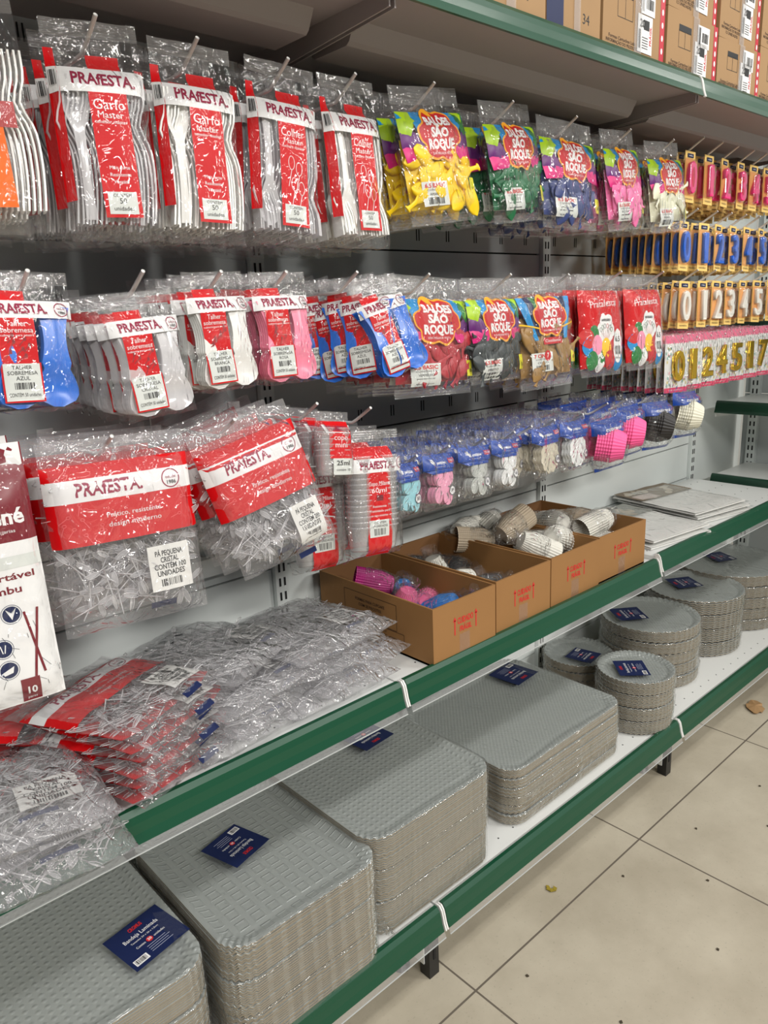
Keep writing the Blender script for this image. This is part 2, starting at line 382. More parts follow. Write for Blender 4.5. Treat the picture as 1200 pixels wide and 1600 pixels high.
# back panels per bay
for (nm, x0, x1), lb in zip(bays, ('behind the cutlery packs', 'behind the balloon packs', 'behind the candle cards')):
    t = thing('back_panel', 'grey steel slotted back panel with horizontal seams '+lb, 'panel', ((x0+x1)/2, YW+.012, 0))
    hw = BW/2-.018; g = G(); z = .1
    while z < 2.05:
        m = PANELL if (nm == 'right' and z < 1.2) or z < .9 else PANEL
        g.box(-hw, hw, 0, .012, z, z+.126, m); z += .13
    g.box(-hw, hw, .008, .014, .1, 2.05, SLOT); put('panel_strips', g, t)
    g = G(); z = .9
    while z < 1.9:
        for i in range(9): g.box(-.42+i*.1, -.4175+i*.1, -.001, .001, z-.0, z+.025, SLOT); g.box(-.412+i*.1, -.4095+i*.1, -.001, .001, z, z+.025, SLOT)
        z += .13
    put('slots', g, t)
# rail bar low over the middle shelf
for x0, x1, z, lb in ((XA-BW+.02, XA-.02, .80, 'in the left bay above the bag pile'), (XA+.02, XB-.02, .80, 'in the middle bay above the boxes')):
    g = G(); g.box(x0, x1, YW-.022, YW-.002, z-.018, z+.018, PANELL); o = put('hook_rail', g); tag(o, 'horizontal grey steel rail '+lb, 'rail')

# perpendicular corner unit
def corner_unit():
    XP = 3.09
    g = G(); g.box(XC+.02, XP+.05, YW+.01, YW+.03, 0, 2.1, PANELL); tag(put('corner_panel', g), 'plain pale steel panel filling the corner between both shelf runs', 'panel')
    t = thing('back_panel', 'grey perforated back panel of the side run beyond the corner', 'panel', (XP, .2, 0))
    g = G()
    for i in range(5): g.box(0, .012, -1.0, 1.07, .1+i*.4, .1+i*.4+.396, PANEL)
    put('panel_strips', g, t)
    g = G()
    for k in range(5):
        for z in (.45, .53, .82, .90): g.box(-.001, .0005, .95-k*.1, .956-k*.1, z, z+.006, SLOT)
    put('slots', g, t)
    for y, lb in ((1.225, 'beside the corner panel'), (.3, 'out toward the aisle')):
        t = thing('upright_post', 'white double-slotted upright post of the side run '+lb, 'shelf upright', (XP-.02, y, 0))
        g = G(); g.box(0, .02, -.018, .018, 0, 2.1, PANELL); put('post', g, t)
        g = G()
        for i in range(62):
            for dy in (-.010, .005): g.box(-.001, .001, dy, dy+.005, .1+i*.032, .1+i*.032+.018, SLOT)
        put('slots', g, t)
    for z, lb in ((1.19, 'just under the white candle cards'), (.905, 'at mid height, empty'), (.635, 'lowest one above the paper bags'), (.2, 'base one, out of view')):
        xf = 2.75; y1 = 1.232; y0 = .28
        t = thing('shelf', 'pale shelf of the side run with dark green rail, '+lb, 'shelf', (xf, y1, z-.008))
        g = G(); g.box(.012, XP-xf-.02, y0-y1, 0, -.024, 0, STEEL); put('deck', g, t)
        g = G(); g.prism(rail_profile(0, .008, .042), y0-y1, -.002, GREEN, 'x', True)
        g.v = [(y, x, zz) for x, y, zz in g.v]; put('price_rail', g, t)
        g = G(); g.prism([(.0, -.036), (.0, -.05), (XP-xf-.02, -.07), (XP-xf-.02, -.024)], -.004, 0, STEEL, 'y'); put('bracket', g, t)
corner_unit()

# ------------------------------------------------------------------ hooks
def hook_mesh(L=.29):
    g = G(); pts = [(0, L-.03, -.03), (0, L-.03, -.031), (0, .07, -.031), (0, .052, -.030), (0, .040, -.024), (0, .0, 0)]
    g.tube(pts, .0029, HOOKM, 8); b = G(); b.box(-.012, .012, L-.032, L-.027, -.055, -.012, HOOKM); return g.mesh('wire'), b.mesh('backplate')
WIRE, BPL = hook_mesh()
def hook(x, z, label, y=.995, group=None):
    t = thing('display_hook', label, 'hook', (x, y, z), group=group); put('wire', WIRE, t); put('backplate', BPL, t); return t

# ------------------------------------------------------------------ cutlery shapes
def strip(path, width, th, m):
    """nested piece seen edge-on: path [(x,z)], width(z index)->y half width"""
    g = G(); ring = []
    for i, (x, z) in enumerate(path):
        w = width[i]; ring.append([(x-th/2, -w, z), (x+th/2, -w, z), (x+th/2, w, z), (x-th/2, w, z)])
    g.rings(ring, m, smooth=False); return g
def edge_fork(L, m, up_=True):
    n = 16; path = []; wd = []
    for i in range(n+1):
        t = i/n; x = .006*math.sin(PI*min(1, t*1.3))-.010*math.exp(-((t-.68)/.10)**2)+.004*t
        path.append((x, -L/2+L*t)); wd.append((.0065+.002*math.cos(t*PI*2) if t < .62 else .0065+.0055*math.sin(PI*min(1, (t-.62)/.3)*.5)))
    if not up_: path = [(x, -z) for x, z in path]
    return strip(path, wd, .0024, m)
def front_spoon(L, m, hw=.010, bw=.021):
    """dessert spoon seen from the front, bowl down"""
    n = 16
    def fn(a, b):
        t = b; u = (a-.5)*2
        w = hw*(1-.35*math.sin(PI*min(1, t/.65))) if t < .6 else hw*.66+(bw-hw*.66)*math.sin(PI*min(1, (t-.6)/.26)*.5) if t < .86 else bw*max(.05, 1-((t-.86)/.14)**2)**.5
        y = -.006*math.sin(PI*t*.9)-(.009*math.sin(PI*max(0, (t-.6)/.4))*(1-.9*u*u))*(-1)
        return (u*w, y+.002*abs(u), L/2-L*t)
    g = G(); g.grid(fn, 6, n, m); k = len(g.v); g.grid(lambda a, b: tuple(Vector(fn(1-a, b))+Vector((0, .0012, 0))), 6, n, m)
    return g

# ---------- long cutlery packs (row 1)
def long_pack(label, body, title, sub, titlebig, seed, spoon=False, w=.115, h=.262, group=None):
    hole = .026; T = .016; hd = .05
    t = thing('cutlery_pack', label, 'cutlery pack', group=group)
    fn = pillow(w, h, T, hd, hole=hole, seed=seed, foot=.05)
    rr = random.Random(seed); n = 21
    me = edge_fork(.175, body, not spoon).mesh('spoon' if spoon else 'fork')
    for i in range(n):
        u = -w*.43+w*.86*i/(n-1)
        o = put('spoon' if spoon else 'fork', me, t, (u, rr.uniform(-.002, .004), hole-.152-rr.uniform(0, .004)), (0, rr.uniform(-.03, .03), 0))
    fr = front_spoon(.17, body, .0075, .017).mesh('spoon')
    put('spoon' if spoon else 'fork', fr, t, (-w*.27, -T+.007, hole-.152), (0, PI if not spoon else 0, -.02))
    P = Print(fn, base=.0016)
    P.rect(-w*.5, -.058, w*.5, -.088, WHT, 0); prafesta(P, w*.05, -.073, w*.66, .021, rot=-.02)
    P.rect(-w*.08, -.040, w*.26, -.058, RED, 0)
    P.rect(-w*.13, -.088, w*.27, -.236, RED, 0); P.rect(-w*.5, -.035, -w*.40, -.215, RED, 0)
    P.rect(-w*.5, -.06, -w*.41, -.082, WHT, 1); P.barcode(-w*.49, -.08, -w*.42, -.062, 2, 5, seed)
    P.fit(title, w*.07, -.102, w*.33, .017, WHT, 1); P.fit(sub, w*.07, -.114, w*.27, .011, WHT, 1); P.fit('tenedor master' if not spoon else 'cuchara master', w*.07, -.122, w*.34, .006, WHT, 1)
    if spoon:
        for k, (cx, cy_, rot) in enumerate(((.0, -.145, .2), (.013, -.152, -.2), (.004, -.175, .1), (.016, -.18, -.1))):
            P.ring(w*.03+cx, cy_, .0055, .010, .0008, WHT, 1); P.line((w*.03+cx, cy_-.010), (w*.03+cx-.006, cy_-.034), .0009, WHT, 1)
    else:
        for k, s_ in enumerate(('· Mais forte', '· Resistente', '· Versátil')): P.text(s_, w*.07, -.176-k*.0085, .0062, WHT, 1)
    P.rect(w*.0-.01, -.205, w*.0+.026, -.232, LBL, 1)
    P.text('CONTÉM', .008, -.2095, .0055, BLK, 2); P.text('50', .008, -.2165, .0095, BLK, 2); P.text('unidades', .008, -.2255, .0072, BLK, 2)
    put('printed_band', P, t)
    nm_ = put('plastic_bag', film_pack(w, h, T+.002, hd, seed, hole=hole, foot=.05, ex=.003), t).name; put('top_seal', seal(w, 0, -.02, 12, hole), bpy.data.objects[nm_])
    return t
def bundle(w, h, m, n=15, L=.175, z=-.13):
    g = G(); f = edge_fork(L, m)
    for i in range(n): g.merge(f, Matrix.Translation((-w*.43+w*.86*i/(n-1), 0, z)))
    return g
def place_column(front, hx, hz, depth, gap, label, group, y0=1.02, jit=.03, rot=(0, 0, 0), drop=(), start=2, dx=.0):
    """copies of the front pack hanging behind it on the same hook"""
    rr = random.Random(int(hx*1000)+int(hz*77)); front.location = (hx, y0, hz); front.rotation_euler = rot; front['group'] = group
    for k in range(depth):
        copy_thing(front, '%s, %s from the front' % (label, ORD[k+1]), (hx+rr.uniform(-.004, .004)+dx*(k+1), min(y0+gap*(k+1), 1.262), hz+rr.uniform(-.004, .003)),
                   (rot[0]+rr.uniform(0, .03), rot[1]+rr.uniform(-jit, jit), rot[2]*.5+rr.uniform(-jit, jit)), group, None)
PT = R(-6)
PINKCLEAR = film_mat('clear_styrene_forks', .50, 1.4, .12, scale=20, dist=.001, tint=(.98, .96, .97), strength=.3)
WSTY = mat('white_styrene', (236, 236, 233), .28)
# heights: hook tip z 1.628
row1 = [('long transparent fork pack with red strip printed Garfo Master', PINKCLEAR, 'Garfo', 'Master', False, .458, R(-.6), R(-14), 'transparent fork pack'),
        ('long white fork pack with red strip printed Garfo Master', WSTY, 'Garfo', 'Master', False, .596, R(1.9), R(-8), 'white fork pack'),
        ('long transparent spoon pack with red strip printed Colher Master', PINKCLEAR, 'Colher', 'Master', True, .744, R(5), R(-6), 'transparent spoon pack'),
        ('long white spoon pack with red strip printed Colher Master', WSTY, 'Colher', 'Master', True, .873, R(0), R(0), 'white spoon pack')]
for i, (lb, body, a, b, spn, x, ro, ya, short) in enumerate(row1):
    t = long_pack(lb+', frontmost on its hook', body, a, b, True, i+3, spn)
    hook(x, 1.628, 'white wire hook carrying the %ss in the top row' % short)
    place_column(t, x, 1.602, 4, .048, 'long %s with red strip in the top row' % short, 'top row '+short+'s', rot=(PT, ro, ya))

# orange-label fork pack at the left edge
ORG = mat('pack_orange', (246, 106, 0), .4, spec=.2)
def orange_pack():
    w, h, T, hd, hole = .13, .262, .016, .05, .026
    t = thing('cutlery_pack', 'white fork pack with bright orange strip cut by the left edge', 'cutlery pack'); fn = pillow(w, h, T, hd, hole=hole, seed=2)
    me = edge_fork(.175, WSTY).mesh('fork')
    for i in range(20): put('fork', me, t, (-w*.45+w*.9*i/19, 0, hole-.150))
    P = Print(fn); P.rect(-w*.5, -.012, w*.30, -.050, ORG, 0); P.rect(-w*.4, -.050, w*.22, -.235, ORG, 0); P.rect(-w*.4, -.12, w*.34, -.148, mat('label_brick', (168, 40, 40), .5), 1)
    P.text('Club', w*.14, -.133, .012, WHT, 2); put('printed_band', P, t)
    nm_ = put('plastic_bag', film_pack(w, h, T, hd, 2, hole=hole), t).name; put('top_seal', seal(w, 0, -.02, 12, hole), bpy.data.objects[nm_]); return t
t = orange_pack(); hook(.325, 1.628, 'white wire hook at the left edge carrying the orange-strip fork packs')
place_column(t, .300, 1.605, 3, .05, 'white fork pack with orange strip at the left edge', 'orange strip fork packs', rot=(PT, R(-2), R(-10)))

# ---------- dessert cutlery packs (row 2)
def dessert_pack(label, body, colour, seed, w=.107, h=.172, lab=True):
    hole = .022; T = .014; hd = .034; t = thing('cutlery_pack', label, 'cutlery pack'); fn = pillow(w, h, T, hd, hole=hole, seed=seed, foot=.07)
    me = front_spoon(.125, body, .021, .026).mesh('spoon')
    for k in range(5):
        for sx, rz in ((-.026, -.05), (.025, .06)):
            put('spoon', me, t, (sx+.0006*k*(1 if sx > 0 else -1), -T+.006+.0045*k, hole-.105+.0006*k), (0, rz, 0))
    P = Print(fn); P.rect(-w*.5, -.036, w*.5, -.058, WHT, 0); prafesta(P, -w*.10, -.047, w*.58, .017); seal_circle(P, w*.36, -.047, .009)
    P.rect(-w*.38, -.024, -w*.02, -.036, RED, 0); P.rect(-w*.38, -.058, w*.02, -.118, RED, 0)
    P.fit('Talher', -w*.18, -.065, w*.22, .010, WHT, 1); P.fit('sobremesa', -w*.18, -.073, w*.35, .009, WHT, 1); P.fit('cubierto para postre', -w*.18, -.079, w*.36, .004, WHT, 1)
    rr = random.Random(seed)
    DK = mat('print_maroon', (140, 16, 24), .5)
    for k in range(7):
        cx = -w*.18+rr.uniform(-.014, .014); cy_ = -.084-k*.0038; a = rr.uniform(.6, 1.2)
        P.line((cx-.005*math.cos(a), cy_-.005*math.sin(a)), (cx+.005*math.cos(a), cy_+.005*math.sin(a)), .0012, DK, 1); P.disc(cx+.006*math.cos(a), cy_+.006*math.sin(a), .002, .003, DK, 1, 8)
    P.rect(-w*.40, -.112, w*.04, -.160, RED, 1); P.rect(-w*.38, -.113, w*.02, -.158, LBL, 2)
    for k, s_ in enumerate(('TALHER', 'SOBREMESA', colour)): P.text(s_, -w*.18, -.118-k*.0065, .0066, BLK, 3)
    P.barcode(-w*.28, -.144, -w*.06, -.136, 3, 12, seed); P.fit('CONTÉM 50 unidades', -w*.18, -.151, w*.34, .0065, BLK, 3)
    put('printed_band', P, t); put('plastic_bag', film_pack(w, h, T, hd, seed, hole=hole, foot=.07, nz=20), t); put('top_seal', seal(w, 0, -.016, 10, hole), t); return t
BLUEP = mat('blue_styrene', (44, 112, 214), .28); PINKP = mat('pink_styrene', (248, 140, 168), .28)
row2 = [('blue dessert cutlery pack', BLUEP, 'AZUL', .333, R(2.9), 0, 4), ('transparent dessert cutlery pack', PINKCLEAR, 'CRISTAL', .481, R(-4), R(2), 6), ('white dessert cutlery pack', WSTY, 'BRANCA', .600, R(-1.4), R(6), 5), ('pink dessert cutlery pack', PINKP, 'ROSA', .714, R(-.5), R(2), 5)]
for i, (lb, body, c, x, ro, ya, n) in enumerate(row2):
    t = dessert_pack(lb+' in the second row, frontmost on its hook', body, c, 21+i)
    zz = 1.310 if i != 1 else 1.284
    hook(x, 1.331, 'white wire hook carrying the %ss in the second row' % lb)
    place_column(t, x, zz, n, .036, lb+' in the second row', lb+'s in the second row', rot=(PT, ro, ya), jit=.05)
hook(.857, 1.331, 'white wire hook carrying the fanned-out blue packs in the second row')
t = dessert_pack('blue dessert cutlery pack swung to the right, nearest of the fanned bunch', BLUEP, 'AZUL', 31, w=.10, h=.165)
t.location = (.905, 1.005, 1.298); t.rotation_euler = (R(-14), R(-15), R(-12)); t['group'] = 'fanned blue dessert packs'
rr = random.Random(5)
for k in range(7):
    copy_thing(t, 'blue dessert cutlery pack seen nearly edge-on in the fanned bunch, %s behind the nearest' % ORD[k], (.893-.012*k, 1.025+.026*k, 1.300+rr.uniform(-.006, .004)), (R(-9+k), R(-12+rr.uniform(-4, 6)), R(-30-rr.uniform(0, 25))), 'fanned blue dessert packs')

# ---------- balloon packs
def balloon_mesh(m, seed, s=1.0):
    rr = random.Random(seed); g = G(); prof = [(0, .001), (.006, .008), (.014, .0125), (.024, .014), (.034, .012), (.043, .007), (.050, .0035), (.058, .003), (.064, .0034), (.066, .0058), (.068, .0052)]
    rings = []; a1 = rr.uniform(-.9, .9)
    for z, r_ in prof:
        b = a1*z*14; ring = []
        for k in range(10):
            a = 2*PI*k/10; x = r_*math.cos(a)*1.05; y = r_*.33*math.sin(a)+.0012*math.sin(3*a+z*120)*(r_ > .006)
            ring.append(((x+math.sin(b)*z*.5)*s, (y+.002*math.cos(z*90))*s, (z-.033)*s*math.cos(b*.4)))
        rings.append(ring)
    g.rings(rings, m); return g.mesh('balloon')
GB, BB, PB, YB, MB_ = [mat(n, c, .4) for n, c in (('print_green', (24, 120, 50)), ('print_blue', (20, 140, 205)), ('print_purple', (96, 24, 110)), ('print_yellow', (250, 200, 40)), ('print_magenta', (214, 20, 120)))]
LIME = mat('print_lime', (170, 208, 30), .4); LRED = mat('balloon_logo_red', (196, 26, 34), .4)
def cloud(cx, cy_, rx, ry, k=1.0, n=56):
    pts = []
    for i in range(n):
        t = 2*PI*i/n; r_ = 1+.09*math.cos(6*t+.5)-.03*math.cos(12*t); pts.append((cx+rx*k*r_*math.cos(t), cy_+ry*k*r_*math.sin(t)))
    return pts
def logo_cloud(P, cx, cy_, rx, ry, words=('BALÕES', 'SÃO', 'ROQUE')):
    P.poly(cloud(cx, cy_, rx+.004, ry+.004), mat('logo_orange', (246, 170, 40), .4), 3); P.poly(cloud(cx, cy_, rx, ry), LRED, 4)
    P.fit(words[0], cx, cy_+ry*.52, rx*1.35, ry*.50, WHT, 5, bold=.045); P.fit(words[1], cx, cy_+ry*.06, rx*.95, ry*.52, WHT, 5, bold=.045); P.fit(words[2], cx, cy_-ry*.42, rx*1.4, ry*.56, WHT, 5, bold=.045)
    P.fit('SUA MELHOR FESTA', cx, cy_-ry*.78, rx*1.1, ry*.14, WHT, 5)
def balloon_pack(label, colm, seed, name, w=.185, h=.215, gold=False, basic=True):
    hole = .027; T = .017; hd = .042; t = thing('balloon_pack', label, 'balloon pack'); fn = pillow(w, h, T, hd, hole=hole, seed=seed, p=5, foot=.14)
    rr = random.Random(seed); bms = [balloon_mesh(colm, seed*7+k, 1.0+.12*(k % 3)) for k in range(4)]
    g = G()
    def lump(side):
        def q(a, b):
            u = (a-.5)*w*.94; v = -.085-(h*.9-.085)*b; x, y, z = fn(u, v, -.004, side)
            n_ = noise.noise(Vector((u*60, v*60, seed)))+.5*noise.noise(Vector((u*130, v*130, seed+4)))
            e = min(1, 6*min(a, 1-a, b, 1-b)); return (x, (y+side*.004*n_)*e, z+.006*n_*(b < .1))
        return q
    g.grid(lump(1), 22, 20, colm); g.grid(lambda a, b: lump(-1)(1-a, b), 22, 20, colm); put('balloon_heap', g, t)
    for k in range(22):
        u = rr.uniform(-w*.36, w*.36); v = -rr.uniform(.105, h*.85); x, y, z = fn(u, v, -.004)
        put('balloon', bms[k % 4], t, (x, y-.001, z), (rr.uniform(-.15, .15), rr.uniform(0, 6.28), rr.uniform(-.2, .2)))
    P = Print(fn, base=.004 if not gold else .004)
    v0 = -.042; W2 = w*.495
    if not gold:
        # swirling rainbow corners
        P.rect(-W2, v0, W2, v0-.012, BB, 0)
        for s_ in (-1, 1):
            P.poly([(s_*W2, v0), (s_*W2, v0-.040), (s_*W2*.8, v0-.042), (s_*W2*.62, v0-.018), (s_*W2*.60, v0)], LIME if s_ < 0 else GB, 1)
            P.poly([(s_*W2*.66, v0), (s_*W2*.68, v0-.025), (s_*W2*.5, v0-.055), (s_*W2*.2, v0-.05), (s_*W2*.1, v0)], BB, 1)
            P.poly([(s_*W2, v0-.034), (s_*W2, v0-.06), (s_*W2*.7, v0-.068), (s_*W2*.45, v0-.055), (s_*W2*.72, v0-.036)], PB, 1)
            P.poly([(s_*W2, v0-.056), (s_*W2*.96, v0-.083), (s_*W2*.5, v0-.08), (s_*W2*.35, v0-.06), (s_*W2*.7, v0-.058)], MB_, 1)
            if s_ > 0: P.poly([(s_*W2*.6, v0), (s_*W2*.8, v0-.02), (s_*W2*.92, v0-.004), (s_*W2*.9, v0)], LIME, 2)
    else:
        for k in range(9):
            a0 = -W2+2*W2*k/9; a1 = a0+2*W2/9; c = [BB, NAVY, GB, BB, PB, REDP, BB, NAVY, BB][k]
            P.poly([(a0, v0), (a1, v0), (a1*.6, v0-.05-.01*abs(k-4)), (a0*.6, v0-.05-.01*abs(k-4))], c, 0)
        P.line((-W2, v0-.055), (-.02, v0-.07), .003, YB, 2); P.line((.02, v0-.07), (W2, v0-.055), .003, YB, 2)
    logo_cloud(P, 0, -.082, w*.27, .040)
    if gold:
        P.rect(-.03, -.128, .036, -.142, LRED, 2); P.fit('Cintilante', .003, -.135, .055, .009, WHT, 3); P.disc(-.02, -.165, .011, .011, LRED, 2); P.text('7', -.02, -.165, .014, WHT, 3, bold=.02)
    P.rect(-w*.38, -.158, -.002, -.198, LBL, 1)
    P.fit('6.5 BASIC' if not gold else '7 CINTIL', -w*.195, -.165, w*.30, .010, REDP, 2, bold=.03)
    P.fit(name, -w*.195, -.179, w*.2, .0065, BLK, 2); P.fit('CONTÉM 50', -w*.195, -.172, w*.26, .004, BLK, 2); P.barcode(-w*.32, -.195, -w*.08, -.184, 2, 14, seed)
    P.rect(w*.36, -.155, w*.47, -.185, mat('tag_yellow', (226, 220, 40), .5), 1); P.text('50', w*.415, -.175, .010, BLK, 2)
    put('printed_band', P, t); f = film_pack(w, h, T+.004, hd, seed, hole=hole, foot=.14, p=5, ex=.003); put('plastic_bag', f, t); put('top_seal', seal(w, 0, -.03, 16, hole), t); put('bottom_seal', seal(w, -h+.012, -h-.004, 6, hole), t)
    return t
BC = dict(yellow=(244, 204, 8), green=(22, 104, 62), blue=(52, 66, 120), pink=(240, 120, 176), ivory=(222, 222, 196), red=(176, 50, 60), black=(60, 66, 68), gold=(150, 116, 66))
BM = {k: mat('balloon_'+k, v, .42, var=.12, varscale=40) for k, v in BC.items()}
PTNAME = dict(yellow='AMARELO', green='VERDE', blue='AZUL', pink='ROSA', ivory='BRANCO', red='VERMELHO', black='PRETO', gold='OURO')
for i, (c, x, z, w, h, ro, ya, row) in enumerate([('yellow', 1.047, 1.612, .178, .222, R(-7), R(2), 'top'), ('green', 1.268, 1.617, .180, .215, R(-6), R(6), 'top'), ('blue', 1.464, 1.609, .20, .213, 0, R(1), 'top'), ('pink', 1.668, 1.614, .165, .212, R(-5), R(5), 'top'), ('ivory', 1.871, 1.611, .165, .205, R(-4), R(0), 'top'),
        ('red', 1.040, 1.298, .225, .213, R(2.6), R(5), 'second'), ('black', 1.245, 1.295, .17, .20, R(0), R(4), 'second'), ('gold', 1.43, 1.297, .19, .23, R(-.7), 0, 'second')]):
    xh = {'yellow': 1.052, 'green': 1.268, 'blue': 1.480, 'pink': 1.693, 'ivory': 1.893, 'red': 1.028, 'black': 1.262, 'gold': 1.462}[c]
    if c == 'gold': x = 1.385
    if c == 'black': x = 1.215
    t = balloon_pack('bag of %s balloons in the %s row, frontmost on its hook' % (c, row), BM[c], 40+i, PTNAME[c], w, h, gold=(c == 'gold'))
    hook(xh, 1.642 if row == 'top' else 1.328, 'white wire hook carrying the %s balloon bags in the %s row' % (c, row))
    place_column(t, x, z, 4, .045, 'bag of %s balloons in the %s row' % (c, row), c+' balloon bags', rot=(PT, ro, ya), y0=1.015)

# ---------- red assorted balloon bags
def party_pack(label, seed, w=.165, h=.228):
    hole = .027; T = .015; hd = .036; t = thing('balloon_pack', label, 'balloon pack'); fn = pillow(w, h, T, hd, hole=hole, seed=seed, p=5, foot=.12)
    P = Print(fn); W2 = w*.5; P.rect(-W2, -.036, W2, -.212, RED, 0)
    P.rect(W2*.80, -.036, W2*.99, -.212, mat('side_strip_grey', (190, 190, 190), .5), 1)
    P.fit('Pratafesta', -.004, -.068, w*.62, .022, WHT, 2, rot=.06); P.fit('balões', -.03, -.056, .02, .007, WHT, 2)
    P.poly(cloud(.004, -.128, .032, .038, n=64), WHT, 3)
    P.fit('ANIVERSÁRIO', .004, -.105, .036, .008, BLK, 4, bold=.03)
    cs = [BLK, GB, BLK, REDP, BLK, GB]
    for k in range(6):
        a = PI*(.1+.8*k/5); cx = .004+.022*math.cos(PI-a); cy_ = -.130+.012*math.sin(a); P.ring(cx, cy_, .0045, .0055, .0012, cs[k], 4, 14); P.line((cx, cy_-.006), (.004, -.152), .0006, REDP, 4)
    rr = random.Random(3)
    for k, (bx, by, c) in enumerate([(-.045, -.138, GB), (-.062, -.165, BB), (-.035, -.16, mat('pr_pink', (244, 150, 180), .4)), (.03, -.172, LRED), (-.018, -.18, GB), (.055, -.165, mat('pr_pink', (244, 150, 180), .4)), (-.055, -.195, GB), (.012, -.197, LRED), (-.028, -.2, WHT), (.05, -.2, BB), (-.066, -.145, REDP), (.0, -.168, YB)]):
        P.disc(bx, by, .019, .023, c, 4+k % 4*.5, ang=rr.uniform(-.5, .5))
    P.disc(.047, -.165, .018, .04, WHT, 7, ang=-.1); P.text('6.5', .047, -.15, .017, BLK, 8, bold=.02); P.barcode(.036, -.185, .058, -.165, 8, 9); P.fit('50 un', .047, -.193, .022, .006, BLK, 8)
    put('printed_band', P, t)
    g = G(); g.grid(lambda a, b: fn((a-.5)*w*.97, -.04-.172*b, -.0005, -1), 10, 12, RED); put('back_print', g, t)
    put('plastic_bag', film_pack(w, h, T+.004, hd, seed, hole=hole, foot=.12, p=5, ex=.003), t); put('top_seal', seal(w, 0, -.024, 12, hole), t); put('bottom_seal', seal(w, -h+.012, -h-.004, 6, hole), t)
    return t
for i, (x, xh, z) in enumerate(((1.605, 1.676, 1.302), (1.800, 1.874, 1.302))):
    lb = ('left' if i == 0 else 'right')+'-hand red party balloon bag with white cloud print'
    t = party_pack(lb+', frontmost on its hook', 60+i); hook(xh, 1.335, 'white wire hook carrying the %s-hand red party balloon bags' % ('left' if i == 0 else 'right'))
    place_column(t, x, z, 4, .042, lb, 'red party balloon bags', rot=(PT, R(1), R(-1)), y0=1.015)

FILML = film_mat('milky_crumpled_film', .13, 1.5, .08, scale=30, dist=.03, tint=(.985, .98, .99))
FILMH = film_mat('slightly_milky_film', .06, 1.2, .07, scale=26, dist=.026, tint=(.985, .98, .985))
# ---------- bags of little scoops (row 3 and shelf)
SC = film_mat('clear_scoop_plastic', .36, 2.2, .08, scale=20, dist=.001, tint=(.985, .98, .985), strength=.3)
def scoop(seed=0, m=None):
    m = m or SC; g = G(); L = .062
    g.tube([(0, 0, -L/2), (0, 0, L*.12)], [.0011, .0012], m, 4)
    g.tube([(.0035*math.sin(2*PI*k/10), .0006*math.cos(4*PI*k/10), L*.12+L*.19*(1-math.cos(2*PI*k/10))) for k in range(11)], .0008, m, 4)
    g.grid(lambda a, b: ((a-.5)*.006*math.sin(PI*(.1+.8*b)), .0012, L*.16+L*.3*b), 2, 3, m)
    return g
def scoop_heap(w, h0, h1, T, seed, n=150, hb=0):
    g = G(); rr = random.Random(seed); s_ = scoop(seed)
    for k in range(n):
        u = rr.uniform(-w*.42, w*.42); v = -rr.uniform(h0, h1); y = rr.uniform(-T*.8, T*.7) if -v > hb else rr.uniform(-T*.1, T*.6)
        g.merge(s_, Matrix.Translation((u, y, v)) @ Euler((rr.uniform(-.12, .12), rr.uniform(0, 6.28), rr.uniform(-.5, .5))).to_matrix().to_4x4())
    return g
def scoop_pack(label, seed, w=.2, h=.262, T=.022, name='PÁ PEQUENA', hang=True, header=True, cnt='100'):
    hole = .025; hd = .03; t = thing('scoop_pack', label, 'scoop pack'); fn = pillow(w, h, T, hd, hole=hole, seed=seed, foot=.12, amp=.003)
    g = scoop_heap(w, .055, h-.034, T, seed, 260 if header else 330, .16 if header else 0); g.v = [(x, y, z+hole) for x, y, z in g.v]; o = put('scoops', g, t); o['kind'] = 'stuff'
    if header:
        P = Print(fn, base=.0008); P.rect(-w*.5, -.033, w*.5, -.14, RED, 0); P.rect(-w*.5, -.052, w*.5, -.082, WHT, 1)
        prafesta(P, -w*.10, -.067, w*.44, .025, layer=2); seal_circle(P, w*.33, -.067, .0135, 2)
        P.fit('Prático, resistente', w*.04, -.104, w*.37, .0095, WHT, 2); P.fit('design moderno', w*.04, -.117, w*.36, .0095, WHT, 2)
        FX = mat('print_soft_pink', (236, 96, 100), .5); rr = random.Random(seed)
        for k in range(24):
            cx = rr.uniform(-w*.45, w*.45); cy_ = rr.uniform(-.134, -.088); a = rr.uniform(0, 3)
            if abs(cx-w*.04) < w*.2 and -.124 < cy_ < -.096: continue
            P.line((cx-.006*math.cos(a), cy_-.006*math.sin(a)), (cx+.006*math.cos(a), cy_+.006*math.sin(a)), .0007, FX, 2); P.ring(cx+.0085*math.cos(a), cy_+.0085*math.sin(a), .0028, .0022, .0006, FX, 2, 10)
        put('printed_band', P, t)
        g = G(); g.grid(lambda a, b: fn((a-.5)*w*.97, -.033-(.107 if hang else h-.06)*b, -.0005, -1), 10, 8, RED); put('back_print', g, t)
    P = Print(fn, base=.0016); P.rect(w*.08, -.158, w*.38, -.222, PAPER, 0)
    for k, s_ in enumerate((name, 'CRISTAL', 'CONTÉM '+cnt, 'UNIDADES')): P.fit(s_, w*.23, -.170-k*.0095, w*(.2, .13, .23, .2)[k], .0105, BLK, 1, bold=.02)
    P.barcode(w*.15, -.216, w*.31, -.206, 1, 12, seed); P.rect(w*.06, -.236, w*.24, -.245, NAVY, 0)
    put('label', P, t)
    put('plastic_bag', film_pack(w, h, T+.003, hd, seed, hole=hole, foot=.12, m=FILMH if hang or header else FILML, amp=.004), t)
    if header: put('top_seal', seal(w, 0, -.02, 12, hole), t)
    return t
t = scoop_pack('bag of small clear scoops with broad red header hanging straight, label Pá pequena', 71)
hook(.409, 1.119, 'white wire hook carrying the straight scoop bag in the third row')
